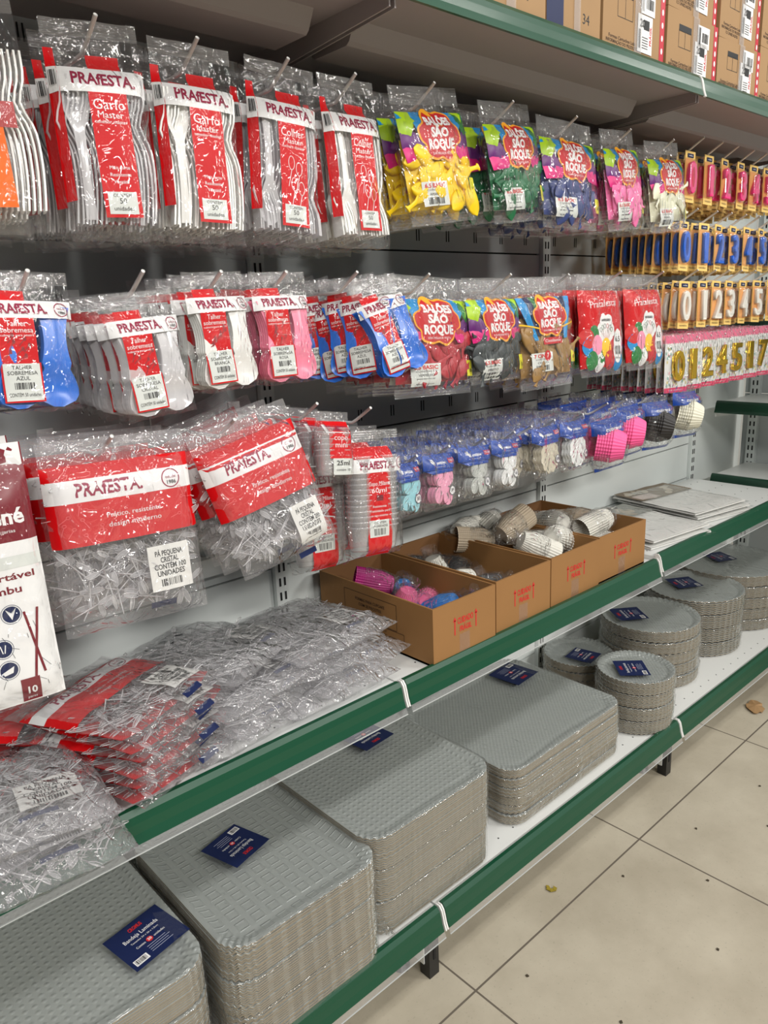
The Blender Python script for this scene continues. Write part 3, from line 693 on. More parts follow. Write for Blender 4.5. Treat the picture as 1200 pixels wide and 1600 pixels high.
place_column(t, .415, 1.092, 2, .055, 'red-header scoop bag hanging behind the straight one in the third row', 'straight red-header scoop bags', rot=(R(-8), R(.7), R(-6)), y0=1.01)
t = scoop_pack('bag of clear scoops with red header, tilted clockwise, its label turned sideways', 72, w=.175, h=.235, cnt='200')
hook(.600, 1.118, 'white wire hook carrying the tilted scoop bag in the third row')
place_column(t, .612, 1.096, 3, .05, 'red-header scoop bag hanging behind the tilted one in the third row', 'tilted red-header scoop bags', rot=(R(-12), R(-14), R(-8)), y0=1.0, jit=.08)

# ---------- chopstick bag, cups
def hashi_pack():
    w, h, T, hd, hole = .15, .325, .014, .03, .025; t = thing('chopstick_pack', 'white chopstick bag with dark red header and number ten at the left edge', 'chopstick pack'); fn = pillow(w, h, T, hd, hole=hole, seed=80)
    P = Print(fn); W2 = w/2; P.rect(-W2, 0, W2, -.118, REDD, 0); P.rect(-W2, -.118, W2, -.32, WHT, 0)
    P.fit('naturalbené', -.0, -.088, .125, .027, WHT, 1, bold=.03); P.fit('marca de especiarias', .02, -.105, .06, .006, WHT, 1)
    P.rect(-W2, -.135, W2*.99, -.15, LBL, 1)
    P.fit('hashi descartável', -.0, -.160, .125, .0115, REDD, 1, bold=.02); P.fit('de bambu', .01, -.176, .07, .013, REDD, 1, bold=.02)
    for cx, cy_ in ((.028, -.205), (.012, -.245), (.014, -.272)):
        P.disc(cx, cy_, .010, .010, NAVY, 1); P.ring(cx, cy_, .012, .012, .0006, NAVY, 1)
    P.poly([(.022, -.198), (.028, -.212), (.034, -.198), (.028, -.205)], WHT, 2); P.line((.009, -.24), (.011, -.25), .0012, WHT, 2); P.line((.015, -.24), (.013, -.25), .0012, WHT, 2); P.poly([(.006, -.274), (.02, -.268), (.018, -.276), (.008, -.278)], WHT, 2)
    P.line((.042, -.205), (.054, -.285), .003, REDD, 1); P.line((.058, -.203), (.042, -.290), .003, REDD, 2)
    rr = random.Random(4)
    for k in range(16):
        a = (rr.uniform(-.02, .06), -rr.uniform(.21, .31)); P.line(a, (a[0]+rr.uniform(-.012, .012), a[1]-rr.uniform(.003, .014)), .0006, mat('print_grey', (110, 110, 112), .5), 1)
    P.rect(.024, -.288, .046, -.318, REDD, 2); P.text('10', .035, -.304, .013, WHT, 3, bold=.03); P.text('pares', .035, -.313, .005, WHT, 3)
    put('printed_front', P, t)
    g = G(); g.grid(lambda a, b: fn((a-.5)*w*.98, -.318*b, -.0005, -1), 10, 12, WHT); put('back_print', g, t)
    st = G(); st.tube([(0, 0, -.115), (0, 0, .10)], [.0035, .0028], mat('bamboo', (214, 190, 140), .6), 6); st = st.mesh('chopstick')
    for k in range(10): put('chopstick', st, t, (-.055+.012*k, .0, -.165), (0, 0, 0))
    put('plastic_bag', film_pack(w, h, T+.003, hd, 80, hole=hole), t); return t
t = hashi_pack(); hook(.232, 1.118, 'white wire hook carrying the chopstick bags at the left edge')
place_column(t, .212, 1.106, 3, .045, 'white chopstick bag at the left edge', 'chopstick bags', rot=(R(-7), R(0), R(-6)), y0=.985)
CUPM = film_mat('clear_cup_plastic', .26, 1.5, .1, scale=20, dist=.0005, tint=(.98, .97, .98), strength=.3)
def cup(r0, r1, h):
    g = G(); prof = [(0, 0), (r0, 0), (r0+.15*(r1-r0), h*.12), (r1*.97, h*.92), (r1, h*.93), (r1+.0012, h*.97), (r1, h)]
    g.rings([[(max(r_, .0004)*math.cos(2*PI*k/18), max(r_, .0004)*math.sin(2*PI*k/18), z) for k in range(18)] for r_, z in prof], CUPM, False, False); return g.mesh('cup')
def cup_pack(label, seed, w, h, title, sub, qty, cups, small=False):
    hole = .025; hd = .022 if small else .03; T = .020 if not small else .016; t = thing('cup_pack', label, 'cup pack'); fn = pillow(w, h, T, hd, hole=hole, seed=seed, p=6, foot=.08)
    me = cup(*cups[0]); n = cups[1]; stp = cups[2]
    for sx in cups[3]:
        for k in range(n): put('cup', me, t, (sx, 0, hole-h+.012+k*stp), (0, 0, 0))
    P = Print(fn, base=.0015)
    if small:
        P.rect(-w*.36, -.022, w*.5, -.036, WHT, 1); prafesta(P, w*.07, -.029, w*.7, .012, layer=2)
        P.rect(-w*.28, -.016, w*.42, -.078, RED, 0); P.fit('copo', w*.07, -.044, w*.42, .013, WHT, 1); P.fit('mini', w*.07, -.056, w*.36, .013, WHT, 1)
        P.rect(-w*.2, -.078, w*.45, -.105, LBL, 0); P.fit('25ml', w*.1, -.086, w*.4, .011, BLK, 1, bold=.02); P.fit('contém 10', w*.1, -.097, w*.42, .006, BLK, 1)
    else:
        P.rect(-w*.4, -.03, w*.3, -.05, RED, 0); P.rect(-w*.46, -.05, w*.5, -.074, WHT, 1); prafesta(P, -w*.02, -.062, w*.62, .019, layer=2); seal_circle(P, w*.42, -.06, .010, 2)
        P.rect(-w*.22, -.074, w*.22, -.222, RED, 0); P.fit(title, 0, -.094, w*.38, .011, WHT, 1); P.fit(sub, 0, -.106, w*.26, .012, WHT, 1); P.rect(-.006, -.114, .008, -.124, REDD, 1)
        for k, s_ in enumerate(('Resistente', 'Praticidade para', 'o seu evento')): P.fit(s_, 0, -.134-k*.008, w*(.24, .36, .28)[k], .006, WHT, 1)
        P.rect(-w*.19, -.158, w*.16, -.188, LBL, 1); P.fit('CONTÉM', 0, -.163, w*.2, .006, BLK, 2); P.fit(qty, 0, -.169, w*.26, .006, BLK, 2); P.barcode(-w*.11, -.185, w*.1, -.173, 2, 12, seed)
    put('printed_band', P, t); put('plastic_bag', film_pack(w, h, T+.004, hd, seed, hole=hole, p=6, foot=.08), t); put('top_seal', seal(w, 0, -.016, 8, hole), t); return t
t = cup_pack('small bag of mini cups with red label printed 25ml', 82, .072, .118, '', '', '', ((.013, .018, .034), 6, .009, (-.017, .017)), True)
hook(.757, 1.125, 'white wire hook carrying the mini cup bags in the third row')
place_column(t, .776, 1.085, 4, .045, 'small mini cup bag in the third row', 'mini cup bags', rot=(R(-8), R(9), R(4)), y0=.985)
t = cup_pack('tall bag of clear cups with red strip printed Copo Milano', 83, .122, .225, 'Copo Milano', '60ml', '20 UNIDADES', ((.017, .024, .045), 14, .0095, (-.029, .029)))
hook(.873, 1.105, 'white wire hook carrying the tall clear cup bags in the third row')
place_column(t, .868, 1.042, 2, .055, 'tall bag of clear cups with red strip', 'tall clear cup bags', rot=(R(-5), R(5), R(-3)), y0=.995)
copy_thing(t, 'tall clear cup bag with red strip hanging lower, left of the front one', (.790, 1.06, 1.02), (R(-5), R(3), R(-4)), 'tall clear cup bags')

# ---------- paper shapes and cupcake cases (row 3 right)
HB = mat('header_blue', (6, 66, 160), .35)
def shape_pts(kind):
    pts = []
    for i in range(60):
        t = 2*PI*i/60
        if kind == 'butterfly':
            r_ = .028*(abs(math.sin(t*2))**.55*.85+.35+.12*math.cos(t)); pts.append((r_*math.cos(t)*.92, r_*math.sin(t)*1.25))
        else:
            r_ = .034*(1+.05*math.cos(11*t)); pts.append((r_*math.cos(t), r_*math.sin(t)*1.12))
    return pts
def shape_pack(label, kind, m, seed, w, h, badge='50', curl=0, back=None):
    hole = .02; hd = .02; T = .012; t = thing('paper_shape_pack', label, 'paper shape pack'); fn = pillow(w, h, T, hd, hole=hole, seed=seed, foot=.06, p=6)
    g = G(); pts = shape_pts(kind); k = min(1, w/.078)
    g.prism([(a*k, b*k) for a, b in pts], 0, .0022, m, 'y'); me = g.mesh('paper_shape')
    for i in range(9): put('paper_shape', me, t, (.002+.0006*math.sin(i*2+seed), -T+.001+.0026*i, hole-h*.64), (0, R(6+2*math.sin(i*1.7+seed)), 0))
    P = Print(fn, base=.001); P.rect(-w*.5, -h*.13, w*.5, -h*.36, HB, 0); P.poly([(-w*.5, -h*.36), (w*.5, -h*.36), (w*.35, -h*.42), (-w*.3, -h*.43)], HB, 0)
    P.disc(-w*.30, -h*.23, .0042, .0042, WHT, 1); P.disc(-w*.26, -h*.26, .0030, .0036, WHT, 1); P.fit('petiplac', -w*.02, -h*.26, w*.30, .008, WHT, 1, bold=.02); P.fit('formas de papel', -w*.05, -h*.32, w*.30, .003, WHT, 1)
    P.rect(w*.22, -h*.21, w*.46, -h*.28, LRED, 1); P.fit('FORMAS', w*.34, -h*.245, w*.2, .005, WHT, 2)
    P.disc(w*.30, -h*.72, .0095, .0095, WHT, 1); P.ring(w*.30, -h*.72, .0095, .0095, .0012, NAVY, 2); P.text(badge, w*.30, -h*.72, .009, NAVY, 2, bold=.02)
    put('printed_band', P, t); put('plastic_bag', film_pack(w, h, T+.003, hd, seed, hole=hole, foot=.06, p=6, m=BAGW, nx=12, nz=16), t); return t
cols = dict(lightblue=mat('paper_sky', (150, 208, 220), .6), pink=mat('paper_pink', (236, 160, 190), .6), grey=mat('paper_grey', (184, 188, 184), .6), white=mat('paper_white', (232, 234, 234), .6), cream=mat('paper_cream', (206, 198, 178), .6))
for i, (lb, kind, c, x, z, w, h, ro, bd) in enumerate([('light blue butterfly paper shapes', 'butterfly', 'lightblue', .963, .985, .070, .117, R(3), '50'), ('pink butterfly paper shapes', 'butterfly', 'pink', 1.052, .990, .086, .125, R(3), '50'), ('grey butterfly paper shapes', 'butterfly', 'grey', 1.158, .990, .097, .126, R(4), '50'), ('white butterfly paper shapes', 'butterfly', 'white', 1.256, .990, .086, .124, R(5), '50'),
        ('cream scalloped paper rounds', 'round', 'cream', 1.399, .998, .098, .128, 0, '100'), ('white scalloped paper rounds', 'round', 'white', 1.511, .998, .108, .132, R(2), '100')]):
    t = shape_pack('pack of %s with blue header, frontmost on its hook' % lb, kind, cols[c], 90+i, w, h, bd)
    hook(x+.02, z+.018, 'white wire hook carrying the packs of '+lb)
    place_column(t, x, z, 6, .036, 'pack of %s with blue header' % lb, 'packs of '+lb, rot=(R(-5), ro, R(2)), y0=1.01, jit=.06)
t = shape_pack('crumpled blue-header pack hanging between the white butterflies and cream rounds', 'round', cols['cream'], 97, .08, .124, '100'); hook(1.335, 1.013, 'white wire hook between white butterflies and cream rounds')
place_column(t, 1.322, .994, 5, .038, 'blue-header pack between white butterflies and cream rounds', 'blue-header packs between butterflies and rounds', rot=(R(-2), R(3), R(14)), y0=1.04, jit=.08)

def cupcake_case(m, r0=.024, r1=.036, h=.032, flutes=30, n=6):
    g = G(); N_ = flutes*4
    rings = []
    for t in (0, .06, .5, 1):
        r_ = r0+(r1-r0)*t; rings.append([((r_+(.0012*math.cos(flutes*a) if t > .05 else 0))*math.cos(a), (r_+(.0012*math.cos(flutes*a) if t > .05 else 0))*math.sin(a), h*t) for a in [2*PI*k/N_ for k in range(N_)]])
    g.rings(rings, m, True, False); return g.mesh('cupcake_case')
CASES = {}
def case_stack(parent, m, loc, direction, n=8, r0=.024, r1=.036, gap=.0045):
    k = (m.name, r0, r1)
    if k not in CASES: CASES[k] = cupcake_case(m, r0, r1)
    q = Vector(direction).normalized().to_track_quat('-Z', 'Y').to_euler()
    for i in range(n):
        p = Vector(loc)-Vector(direction).normalized()*gap*i; o = put('cupcake_case', CASES[k], parent, p, q)
def case_pack(label, m, seed, w=.10, h=.14, text='cupcake'):
    hole = .018; hd = .02; T = .03; t = thing('cupcake_case_pack', label, 'cupcake case pack'); fn = pillow(w, h, T, hd, hole=hole, seed=seed, foot=.2, p=3)
    case_stack(t, m, (.018, -.040, hole-h*.62), (.60, -.72, -.22), 7, .029, .043, .006)
    P = Print(fn, base=.001); P.rect(-w*.5, -h*.12, w*.5, -h*.36, HB, 0); P.fit(text, -w*.05, -h*.27, w*.5, .013, WHT, 1, bold=.02); P.rect(w*.26, -h*.2, w*.46, -h*.29, LRED, 1)
    put('printed_band', P, t); P = Print(fn, base=.001); P.rect(-w*.5, -h*.93, w*.5, -h*.99, HB, 0); put('bottom_band', P, t)
    put('plastic_bag', film_pack(w, h, T+.006, hd, seed, hole=hole, foot=.2, p=3, m=BAGW, nx=12, nz=16), t); return t
HP = mat('case_hot_pink', (250, 96, 160), .5); CB = mat('case_black', (34, 32, 32), .45); CI = mat('case_ivory', (226, 224, 206), .55)
for i, (lb, m, x, z, ro, ya) in enumerate([('hot pink cupcake cases, left one of the two pink packs', HP, 1.625, .992, R(-4), R(-8)), ('hot pink cupcake cases, right one of the two pink packs', HP, 1.712, 1.012, R(-4), R(-6)), ('black cupcake cases', CB, 1.862, 1.008, R(2), R(-3)), ('ivory cupcake cases by the corner upright', CI, 2.02, 1.018, R(2), R(-2))]):
    t = case_pack('pack of '+lb+', frontmost', m, 100+i, w=.12 if i > 1 else .105); hook(x+.01, 1.03, 'white wire hook carrying the '+lb)
    place_column(t, x, z, 3, .075, 'pack of '+lb.replace(' one of the two pink packs', ' hook'), 'packs of '+lb.split(',')[0], rot=(R(-4), ro, ya), y0=.995, jit=.06)

# ---------- number candles on cards
YC = mat('candle_card', (244, 206, 120), .5); YO = mat('candle_card_back', (240, 170, 96), .5); 
def number_solid(ch, m, w, h, d, bevel=.0015):
    c = bpy.data.curves.new('numeral', 'FONT'); c.body = ch; c.size = 1; c.align_x = 'CENTER'; c.align_y = 'CENTER'; c.extrude = .12; c.bevel_depth = .022; c.bevel_resolution = 1; c.offset = .0; c.resolution_u = 3
    o = bpy.data.objects.new('numeral', c); me = bpy.data.meshes.new_from_object(o)
    xs = [v.co.x for v in me.vertices]; ys = [v.co.y for v in me.vertices]; zs = [v.co.z for v in me.vertices]
    w = w*.5 if ch == '1' else w
    sx, sy_, sz = w/(max(xs)-min(xs)), h/(max(ys)-min(ys)), d/(max(zs)-min(zs)); mx, my = (max(xs)+min(xs))/2, (max(ys)+min(ys))/2
    for v in me.vertices: v.co = ((v.co.x-mx)*sx, -v.co.z*sz, (v.co.y-my)*sy_)
    me.materials.clear(); me.materials.append(m)
    for p in me.polygons: p.use_smooth = True; p.material_index = 0
    bpy.data.objects.remove(o); bpy.data.curves.remove(c); return me
g = G(); g.prism([(-.022, .018), (.022, .018), (.022, -.108), (-.022, -.108)], 0, .0012, YC, 'y'); P = Print(lambda u, v, o: (u, -.0004-o, v)); P.rect(-.021, .0, .021, -.092, YO, 0); P.rect(-.013, .012, .013, .002, NAVY, 1); P.fit('vela', 0, .007, .016, .006, WHT, 2); P.fit('PARABÉNS', 0, -.100, .030, .005, BLK, 1); g.merge(P); CARDM = g.mesh('card')
def box_shell(x0, x1, y0, y1, z0, z1, m):
    g = G(); g.box(x0, x1, y0, y1, z0, z1, m); return g
def blister():
    g = G(); f = lambda a, b: ((a-.5)*.038, -.014*min(1, 6*min(a, 1-a))**.5*min(1, 9*min(b, 1-b))**.5-.0008, .0-.090*b); g.grid(f, 10, 16, BLIST); return g.mesh('blister')
BLM = blister()
CND = dict(pink=mat('wax_pink', (255, 60, 140), .35), blue=mat('wax_blue', (30, 98, 210), .35), white=mat('wax_white', (238, 234, 224), .35))
for c, z0, xs in (('pink', 1.664, [2.05, 2.157, 2.253, 2.356, 2.444, 2.54, 2.64]), ('blue', 1.492, [2.038, 2.152, 2.240, 2.334, 2.428, 2.53, 2.63]), ('white', 1.340, [2.059, 2.165, 2.250, 2.333, 2.427, 2.53, 2.63])):
    for i, x in enumerate(xs):
        hook(x, z0, 'white wire hook of the %s candle row, %s from the left' % (c, ORD[i]))
        dg = str((i+(0 if c != 'white' else 0)) % 10)
        me = number_solid(dg, CND[c], .034, .080, .012)
        t = thing('number_candle', 'frontmost %s number candle on a yellow card, %s hook from the left in its row' % (c, ORD[i]), 'candle', (x, 1.03, z0-.045), (R(-3), R(3), R(random.uniform(-12, 4))), c+' number candles on cards')
        cd = put('card', CARDM, t); put('candle', me, t, (0, -.0065, -.048)); put('blister', BLM, cd)
        n = 9
        for k in range(n):
            copy_thing(t, '%s number candle card, %s behind the front card on the %s hook from the left' % (c, ORD[k], ORD[i]), (x+random.uniform(-.004, .004), 1.03+.024*(k+1), z0-.045+random.uniform(-.003, .003)), (0, R(random.uniform(-3, 5)), R(random.uniform(-14, 10))), c+' number candles on cards')
# ---------- gold numeral packs
GOLD = mat('gold_foil', (232, 190, 70), .18, metal=1); PKB = mat('pack_pink', (236, 100, 140), .45); PRG = mat('print_teal', (150, 190, 180), .5)
def gold_card():
    g = G(); g.prism([(-.05, .025), (.05, .025), (.05, -.125), (-.05, -.125)], 0, .001, WHITE, 'y'); P = Print(lambda u, v, o: (u, -.0004-o, v), base=.0002); P.rect(-.05, .025, .05, .0, PKB, 0); P.rect(-.05, -.112, .05, -.125, mat('pack_hot_pink', (232, 40, 100), .45), 0)
    P.fit('balão metalizado', .0, -.1185, .06, .005, WHT, 1); rr = random.Random(8)
    for k in range(60): P.disc(rr.uniform(-.045, .045), rr.uniform(-.108, -.004), .0035, .0045, rr.choice((PRG, mat('dot_rose', (236, 190, 196), .5), mat('dot_sand', (220, 208, 150), .5))), 0, 8, rings=1)
    for k in range(9): P.disc(-.045+.011*k, .0, .006, .006, WHITE, 1, 10, rings=1)
    g.merge(P); return g.mesh('printed_card')
GCM = gold_card(); gf = G(); gf.grid(lambda a, b: ((a-.5)*.104, -.008*min(1, 8*min(a, 1-a, b, 1-b))-.0015, .027-.154*b), 8, 12, BAGW); GFM = gf.mesh('film')
for i, (x, dg) in enumerate(zip([1.975, 2.060, 2.145, 2.235, 2.335, 2.43, 2.52, 2.62], '0124517 8'.replace(' ', ''))):
    hook(x+.02, 1.165, 'white wire hook of the gold numeral row, %s from the left' % ORD[i])
    me = number_solid(dg, GOLD, .048, .082, .010)
    t = thing('foil_numeral_pack', 'frontmost gold foil numeral %s pack with pink bands, %s hook from the left' % (dg, ORD[i]), 'foil balloon pack', (x, 1.0, 1.148), (R(-2), R(1), R(-8)), 'gold foil numeral packs')
    put('printed_card', GCM, t); put('foil_numeral', me, t, (0, -.007, -.055)); put('film', GFM, t)
    for k in range(9):
        copy_thing(t, 'gold foil numeral pack, %s behind the front one on the %s hook from the left' % (ORD[k], ORD[i]), (x, 1.0+.026*(k+1), 1.148+random.uniform(-.003, .002)), (0, R(random.uniform(-2, 3)), R(random.uniform(-10, 2))), 'gold foil numeral packs')

# ---------- open cardboard boxes on the middle shelf
ZM = .605
def open_box(label, x0, x1, y0, y1, h, panel=False, rz=0):
    t = thing('open_cardboard_box', label, 'cardboard box', (x0, y0, ZM), (0, 0, rz)); W, D, th = x1-x0, y1-y0, .004
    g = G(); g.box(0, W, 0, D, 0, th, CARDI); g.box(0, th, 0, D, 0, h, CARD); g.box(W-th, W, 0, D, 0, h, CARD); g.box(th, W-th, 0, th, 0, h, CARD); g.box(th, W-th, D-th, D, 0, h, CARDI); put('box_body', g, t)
    P = Print(lambda u, v, o: (u, -o, v)); cx = W*.5
    P.fit('CUIDADO', cx, h*.62, W*.25, h*.15, REDP, 0, bold=.03); P.fit('FRÁGIL', cx, h*.47, W*.19, h*.13, REDP, 0, bold=.03)
    for s_ in (-1, 1):
        a = cx+s_*W*.17; P.rect(a-.0015, h*.40, a+.0015, h*.66, REDP, 0); P.poly([(a-.005, h*.64), (a+.005, h*.64), (a, h*.72)], REDP, 0)
    P.rect(cx-.018, h*.02, cx+.012, h*.38, film_mat('brown_tape', .06, 1.2, .15, scale=10, tint=(.93, .86, .75)), -.5); put('front_print', P, t)
    if panel:
        P = Print(lambda u, v, o: (-o, u, v), base=.0006)
        for a, b, c, d in ((.10, .045, .26, .10), (.08, .012, .24, .043)):
            for l in (((a, b), (c, b)), ((a, d), (c, d)), ((a, b), (a, d)), ((c, b), (c, d))): P.line(l[0], l[1], .0012, mat('print_brown', (70, 46, 26), .6), 0)
        for yy, s_, wd in ((.085, 'FORMAS PARA CUPCAKE', .09), (.074, 'COM 20 PACOTES', .07)):
            P.fit(s_, .18, yy, -wd, .009, MATS['print_brown'], 0, bold=.02)
        for yy in (.036, .028, .02): P.fit('COR  QTD  REF', .17, yy, -.08, .006, MATS['print_brown'], 0)
        put('side_print', P, t)
    return t
open_box('open cardboard box of pink and blue cupcake cases, nearest one', .945, 1.128, .928, 1.272, .118, True)
open_box('open cardboard box of black and striped cases, second from the left', 1.138, 1.325, .934, 1.272, .118)
open_box('open cardboard box heaped with striped and white cases, third from the left', 1.334, 1.528, .938, 1.272, .118)
open_box('open cardboard box of wrapped cases at the far right end', 1.536, 1.752, .944, 1.272, .118)
CP, CBL, CMG, CWS, CCR, CDB = mat('case_pink', (226, 104, 150), .5), mat('case_blue', (30, 120, 200), .5), mat('case_magenta', (176, 20, 120), .4), mat('case_white', (226, 224, 214), .55), mat('case_kraft', (196, 180, 156), .6), mat('case_royal', (20, 50, 150), .5)
def loose_pack(label, m, loc, d, n=12, r0=.018, r1=.027, seed=0, tube=True):
    t = thing('cupcake_case_roll', label, 'cupcake case roll', loc, group=None); d = Vector(d).normalized()
    case_stack(t, m, tuple(d*.025), tuple(d), n, r0, r1, .0048)
    g = G(); q = d.to_track_quat('Z', 'Y').to_matrix(); prof = [(-.055, .010), (-.050, .020), (-.035, r1+.004), (0, r1+.004), (.03, r0+.005), (.034, .012), (.036, .016), (.052, .020)]
    rings = [[tuple(q @ Vector(((r_+noise.noise(Vector((z*80, k, seed)))*.005)*math.cos(2*PI*k/16), (r_+noise.noise(Vector((z*70, k+5, seed)))*.005)*math.sin(2*PI*k/16), z))) for k in range(16)] for z, r_ in prof]
    g.rings(rings, BAGW, False, False); put('plastic_wrap', g, t); return t
ZI = ZM+.03
L1 = [('magenta cupcake case roll, topmost at the back of the nearest box', CMG, (1.030, 1.165, ZI+.060), (.75, -.6, -.25)), ('pink cupcake case roll lying under the magenta one', CP, (.99, 1.14, ZI+.02), (.3, -.9, -.1)), ('pink cupcake case roll standing upright in the nearest box', CP, (1.03, 1.09, ZI+.04), (.1, -.3, .95)),
      ('pink cupcake case roll in the middle of the nearest box', CP, (1.075, 1.075, ZI+.03), (-.6, -.5, .3)), ('bright blue cupcake case roll near the front of the nearest box', CBL, (1.075, 1.015, ZI+.035), (.3, -.8, .5)), ('bright blue cupcake case roll in the front right corner of the nearest box', CBL, (1.098, .972, ZI+.03), (.2, -.3, .9)),
      ('royal blue cupcake case roll under the bright blue ones', CDB, (1.03, 1.02, ZI+.01), (1, -.2, .1)), ('pale pink cupcake case roll at the front of the nearest box', mat('case_pale_pink', (240, 150, 180), .5), (1.03, .975, ZI+.012), (.9, .1, .1)), ('blue cupcake case roll at the back of the nearest box', CBL, (1.08, 1.15, ZI+.03), (-.3, -.4, .8)), ('pink cupcake case roll in the left front of the nearest box', CP, (.985, 1.06, ZI+.015), (.2, -.95, .2)),
      ('striped cupcake case roll standing up in the second box', CWS, (1.205, 1.17, ZI+.05), (-.2, .2, .9)), ('white striped cupcake case roll lying across the second box', CWS, (1.225, 1.10, ZI+.03), (.9, -.2, .1)), ('white cupcake case roll at the left of the second box', CWS, (1.175, 1.13, ZI+.03), (-.1, -.8, .4)), ('black cupcake case roll at the back of the second box', CB, (1.18, 1.23, ZI+.045), (-.8, .2, .2)), ('black cupcake case roll in the middle of the second box', CB, (1.265, 1.05, ZI+.02), (.8, -.5, .2)),
      ('black cupcake case roll at the front of the second box', CB, (1.28, .99, ZI+.015), (.4, -.9, .1)), ('black cupcake case roll on the left side of the second box', CB, (1.19, 1.03, ZI+.015), (.2, -.9, .1)), ('black cupcake case roll at the back right of the second box', CB, (1.28, 1.17, ZI+.03), (.1, -.9, .1))]
for i, a in enumerate(L1): loose_pack(*a, seed=i)
L2 = [('large kraft striped case roll on top of the third box', CCR, (1.41, 1.12, ZI+.105), (-.75, .1, -.30)), ('white striped case roll pointing forward at the front left of the third box', CWS, (1.385, 1.035, ZI+.09), (-.55, .4, .35)), ('white case roll at the front right of the third box', CWS, (1.465, 1.02, ZI+.09), (-.6, -.2, .25)), ('kraft case roll lying at the left of the third box', CCR, (1.375, 1.17, ZI+.075), (.7, -.5, -.1)),
      ('grey wrapped case roll at the back left of the third box', CWS, (1.37, 1.23, ZI+.09), (-.9, -.1, .1)), ('wrapped case roll at the back right of the third box', CWS, (1.475, 1.23, ZI+.09), (.9, .2, .2)), ('kraft case roll low in the middle of the third box', CCR, (1.43, 1.06, ZI+.04), (.9, -.2, 0)), ('white case roll behind the front right one in the third box', CWS, (1.48, 1.09, ZI+.06), (-.5, .6, .1)),
      ('kraft case roll low at the front of the third box', CCR, (1.40, .99, ZI+.03), (.9, -.1, 0)), ('wrapped white case roll on the left of the far box', CWS, (1.59, 1.1, ZI+.085), (-.3, -.8, .2)), ('wrapped white case roll near the front of the far box', CWS, (1.68, 1.03, ZI+.085), (.8, -.2, .2)), ('kraft case roll at the back of the far box', CCR, (1.62, 1.2, ZI+.06), (.8, .3, .1)), ('wrapped kraft case roll in the right corner of the far box', CCR, (1.70, 1.1, ZI+.07), (.1, -.9, .2)), ('white case roll low in the far box', CWS, (1.66, 1.0, ZI+.035), (.9, .0, 0))]
for i, a in enumerate(L2): loose_pack(*a, n=14, r0=.022, r1=.032, seed=40+i)

# ---------- flat bags of paper lace on the middle shelf, far bay
def paper_bag(label, x, y, z, rz, w=.26, d=.30, dark=False):
    t = thing('paper_bag_pack', label, 'paper bag pack', (x, y, z), (0, 0, rz)); g = G()
    g.grid(lambda a, b: ((a-.5)*w, (b-.5)*d, .006+.003*noise.noise(Vector((a*4, b*4, x*9)))), 10, 10, PAPER); g.box(-w/2, w/2, -d/2, d/2, 0, .004, PAPER); put('paper_sheets', g, t)
    P = Print(lambda u, v, o: (u, v, .0095+o+.003*noise.noise(Vector(((u/w+.5)*4, (v/d+.5)*4, x*9))))); BR = mat('lace_brown', (130, 116, 98), .6)
    P.rect(-w/2, d*.12, w/2, d/2, BR if dark else mat('lace_grey', (150, 152, 146), .6), 0); rr = random.Random(int(x*100))
    for k in range(9): P.disc(rr.uniform(-w*.4, w*.4), rr.uniform(d*.18, d*.45), .02, .012, mat('lace_pale', (200, 190, 172), .6), 1, 12, ang=rr.uniform(0, 3), rings=1); 
    P.rect(-w*.45, d*.15, -w*.1, d*.3, mat('lace_pink', (206, 190, 182), .6), 2); put('printed_band', P, t)
    g = G(); g.grid(lambda a, b: ((a-.5)*(w+.02), (b-.5)*(d+.02), .013*min(1, 9*min(a, 1-a, b, 1-b))+.002*noise.noise(Vector((a*9, b*9, z*99)))), 16, 16, FILMT); put('film', g, t)
ZR = .616+.001
for k in range(3): paper_bag('flat bag of printed lace paper far on the right bay, %s from the top' % ORD[2-k], 2.30-.012*k, 1.10+.01*k, ZR+.014*k, R(-12+2*k), dark=True)
for k in range(2): paper_bag('flat bag of white paper just behind the last cardboard box, %s' % ('lower one' if k == 0 else 'upper one'), 1.98+.01*k, 1.09+.01*k, ZR+.014*k, R(-10+3*k))

# ---------- piles of bags on the middle shelf, left bay
def lying(t, x, y, z, rz, tiltx=0, tilty=0):
    t.rotation_mode = 'XYZ'; M4 = Matrix.Translation((x, y, z)) @ Matrix.Rotation(rz, 4, 'Z') @ Matrix.Rotation(tilty, 4, 'Y') @ Matrix.Rotation(R(-90)+tiltx, 4, 'X') @ Matrix.Translation((0, 0, .10))
    t.location = M4.translation; t.rotation_euler = M4.to_euler()
A = scoop_pack('clear bag of scoops on top of the pile beside the nearest cardboard box', 201, w=.25, h=.27, T=.018, hang=False, header=False)
Bp = scoop_pack('clear bag of scoops on top of the pile behind the red bags', 202, w=.24, h=.27, T=.018, hang=False, header=False)
Rp = scoop_pack('red-header bag of scoops, topmost of the red stack', 203, w=.205, h=.245, T=.013, hang=False)
def lay_copies(src, base, spots, group):
    src['group'] = group
    for lb, a in spots:
        c = copy_thing(src, base+lb, (0, 0, 0), (0, 0, 0), group); lying(c, *a)
lying(A, .755, 1.10, .700, R(8), R(-2), R(2)); lay_copies(A, 'clear bag of scoops in the pile beside the nearest cardboard box, ', [('second from the top', (.735, 1.10, .668, R(-6))), ('second from the bottom', (.78, 1.09, .643, R(12))), ('bottom one', (.745, 1.085, .622, R(2)))], 'clear scoop bags beside the boxes')
lying(Bp, .565, 1.12, .712, R(28), R(-3), R(3)); lay_copies(Bp, 'clear bag of scoops in the pile behind the red bags, ', [('second from the top', (.585, 1.09, .678, R(12))), ('third from the top', (.575, 1.08, .650, R(22))), ('bottom one', (.56, 1.08, .623, R(5)))], 'clear scoop bags behind the red stack')
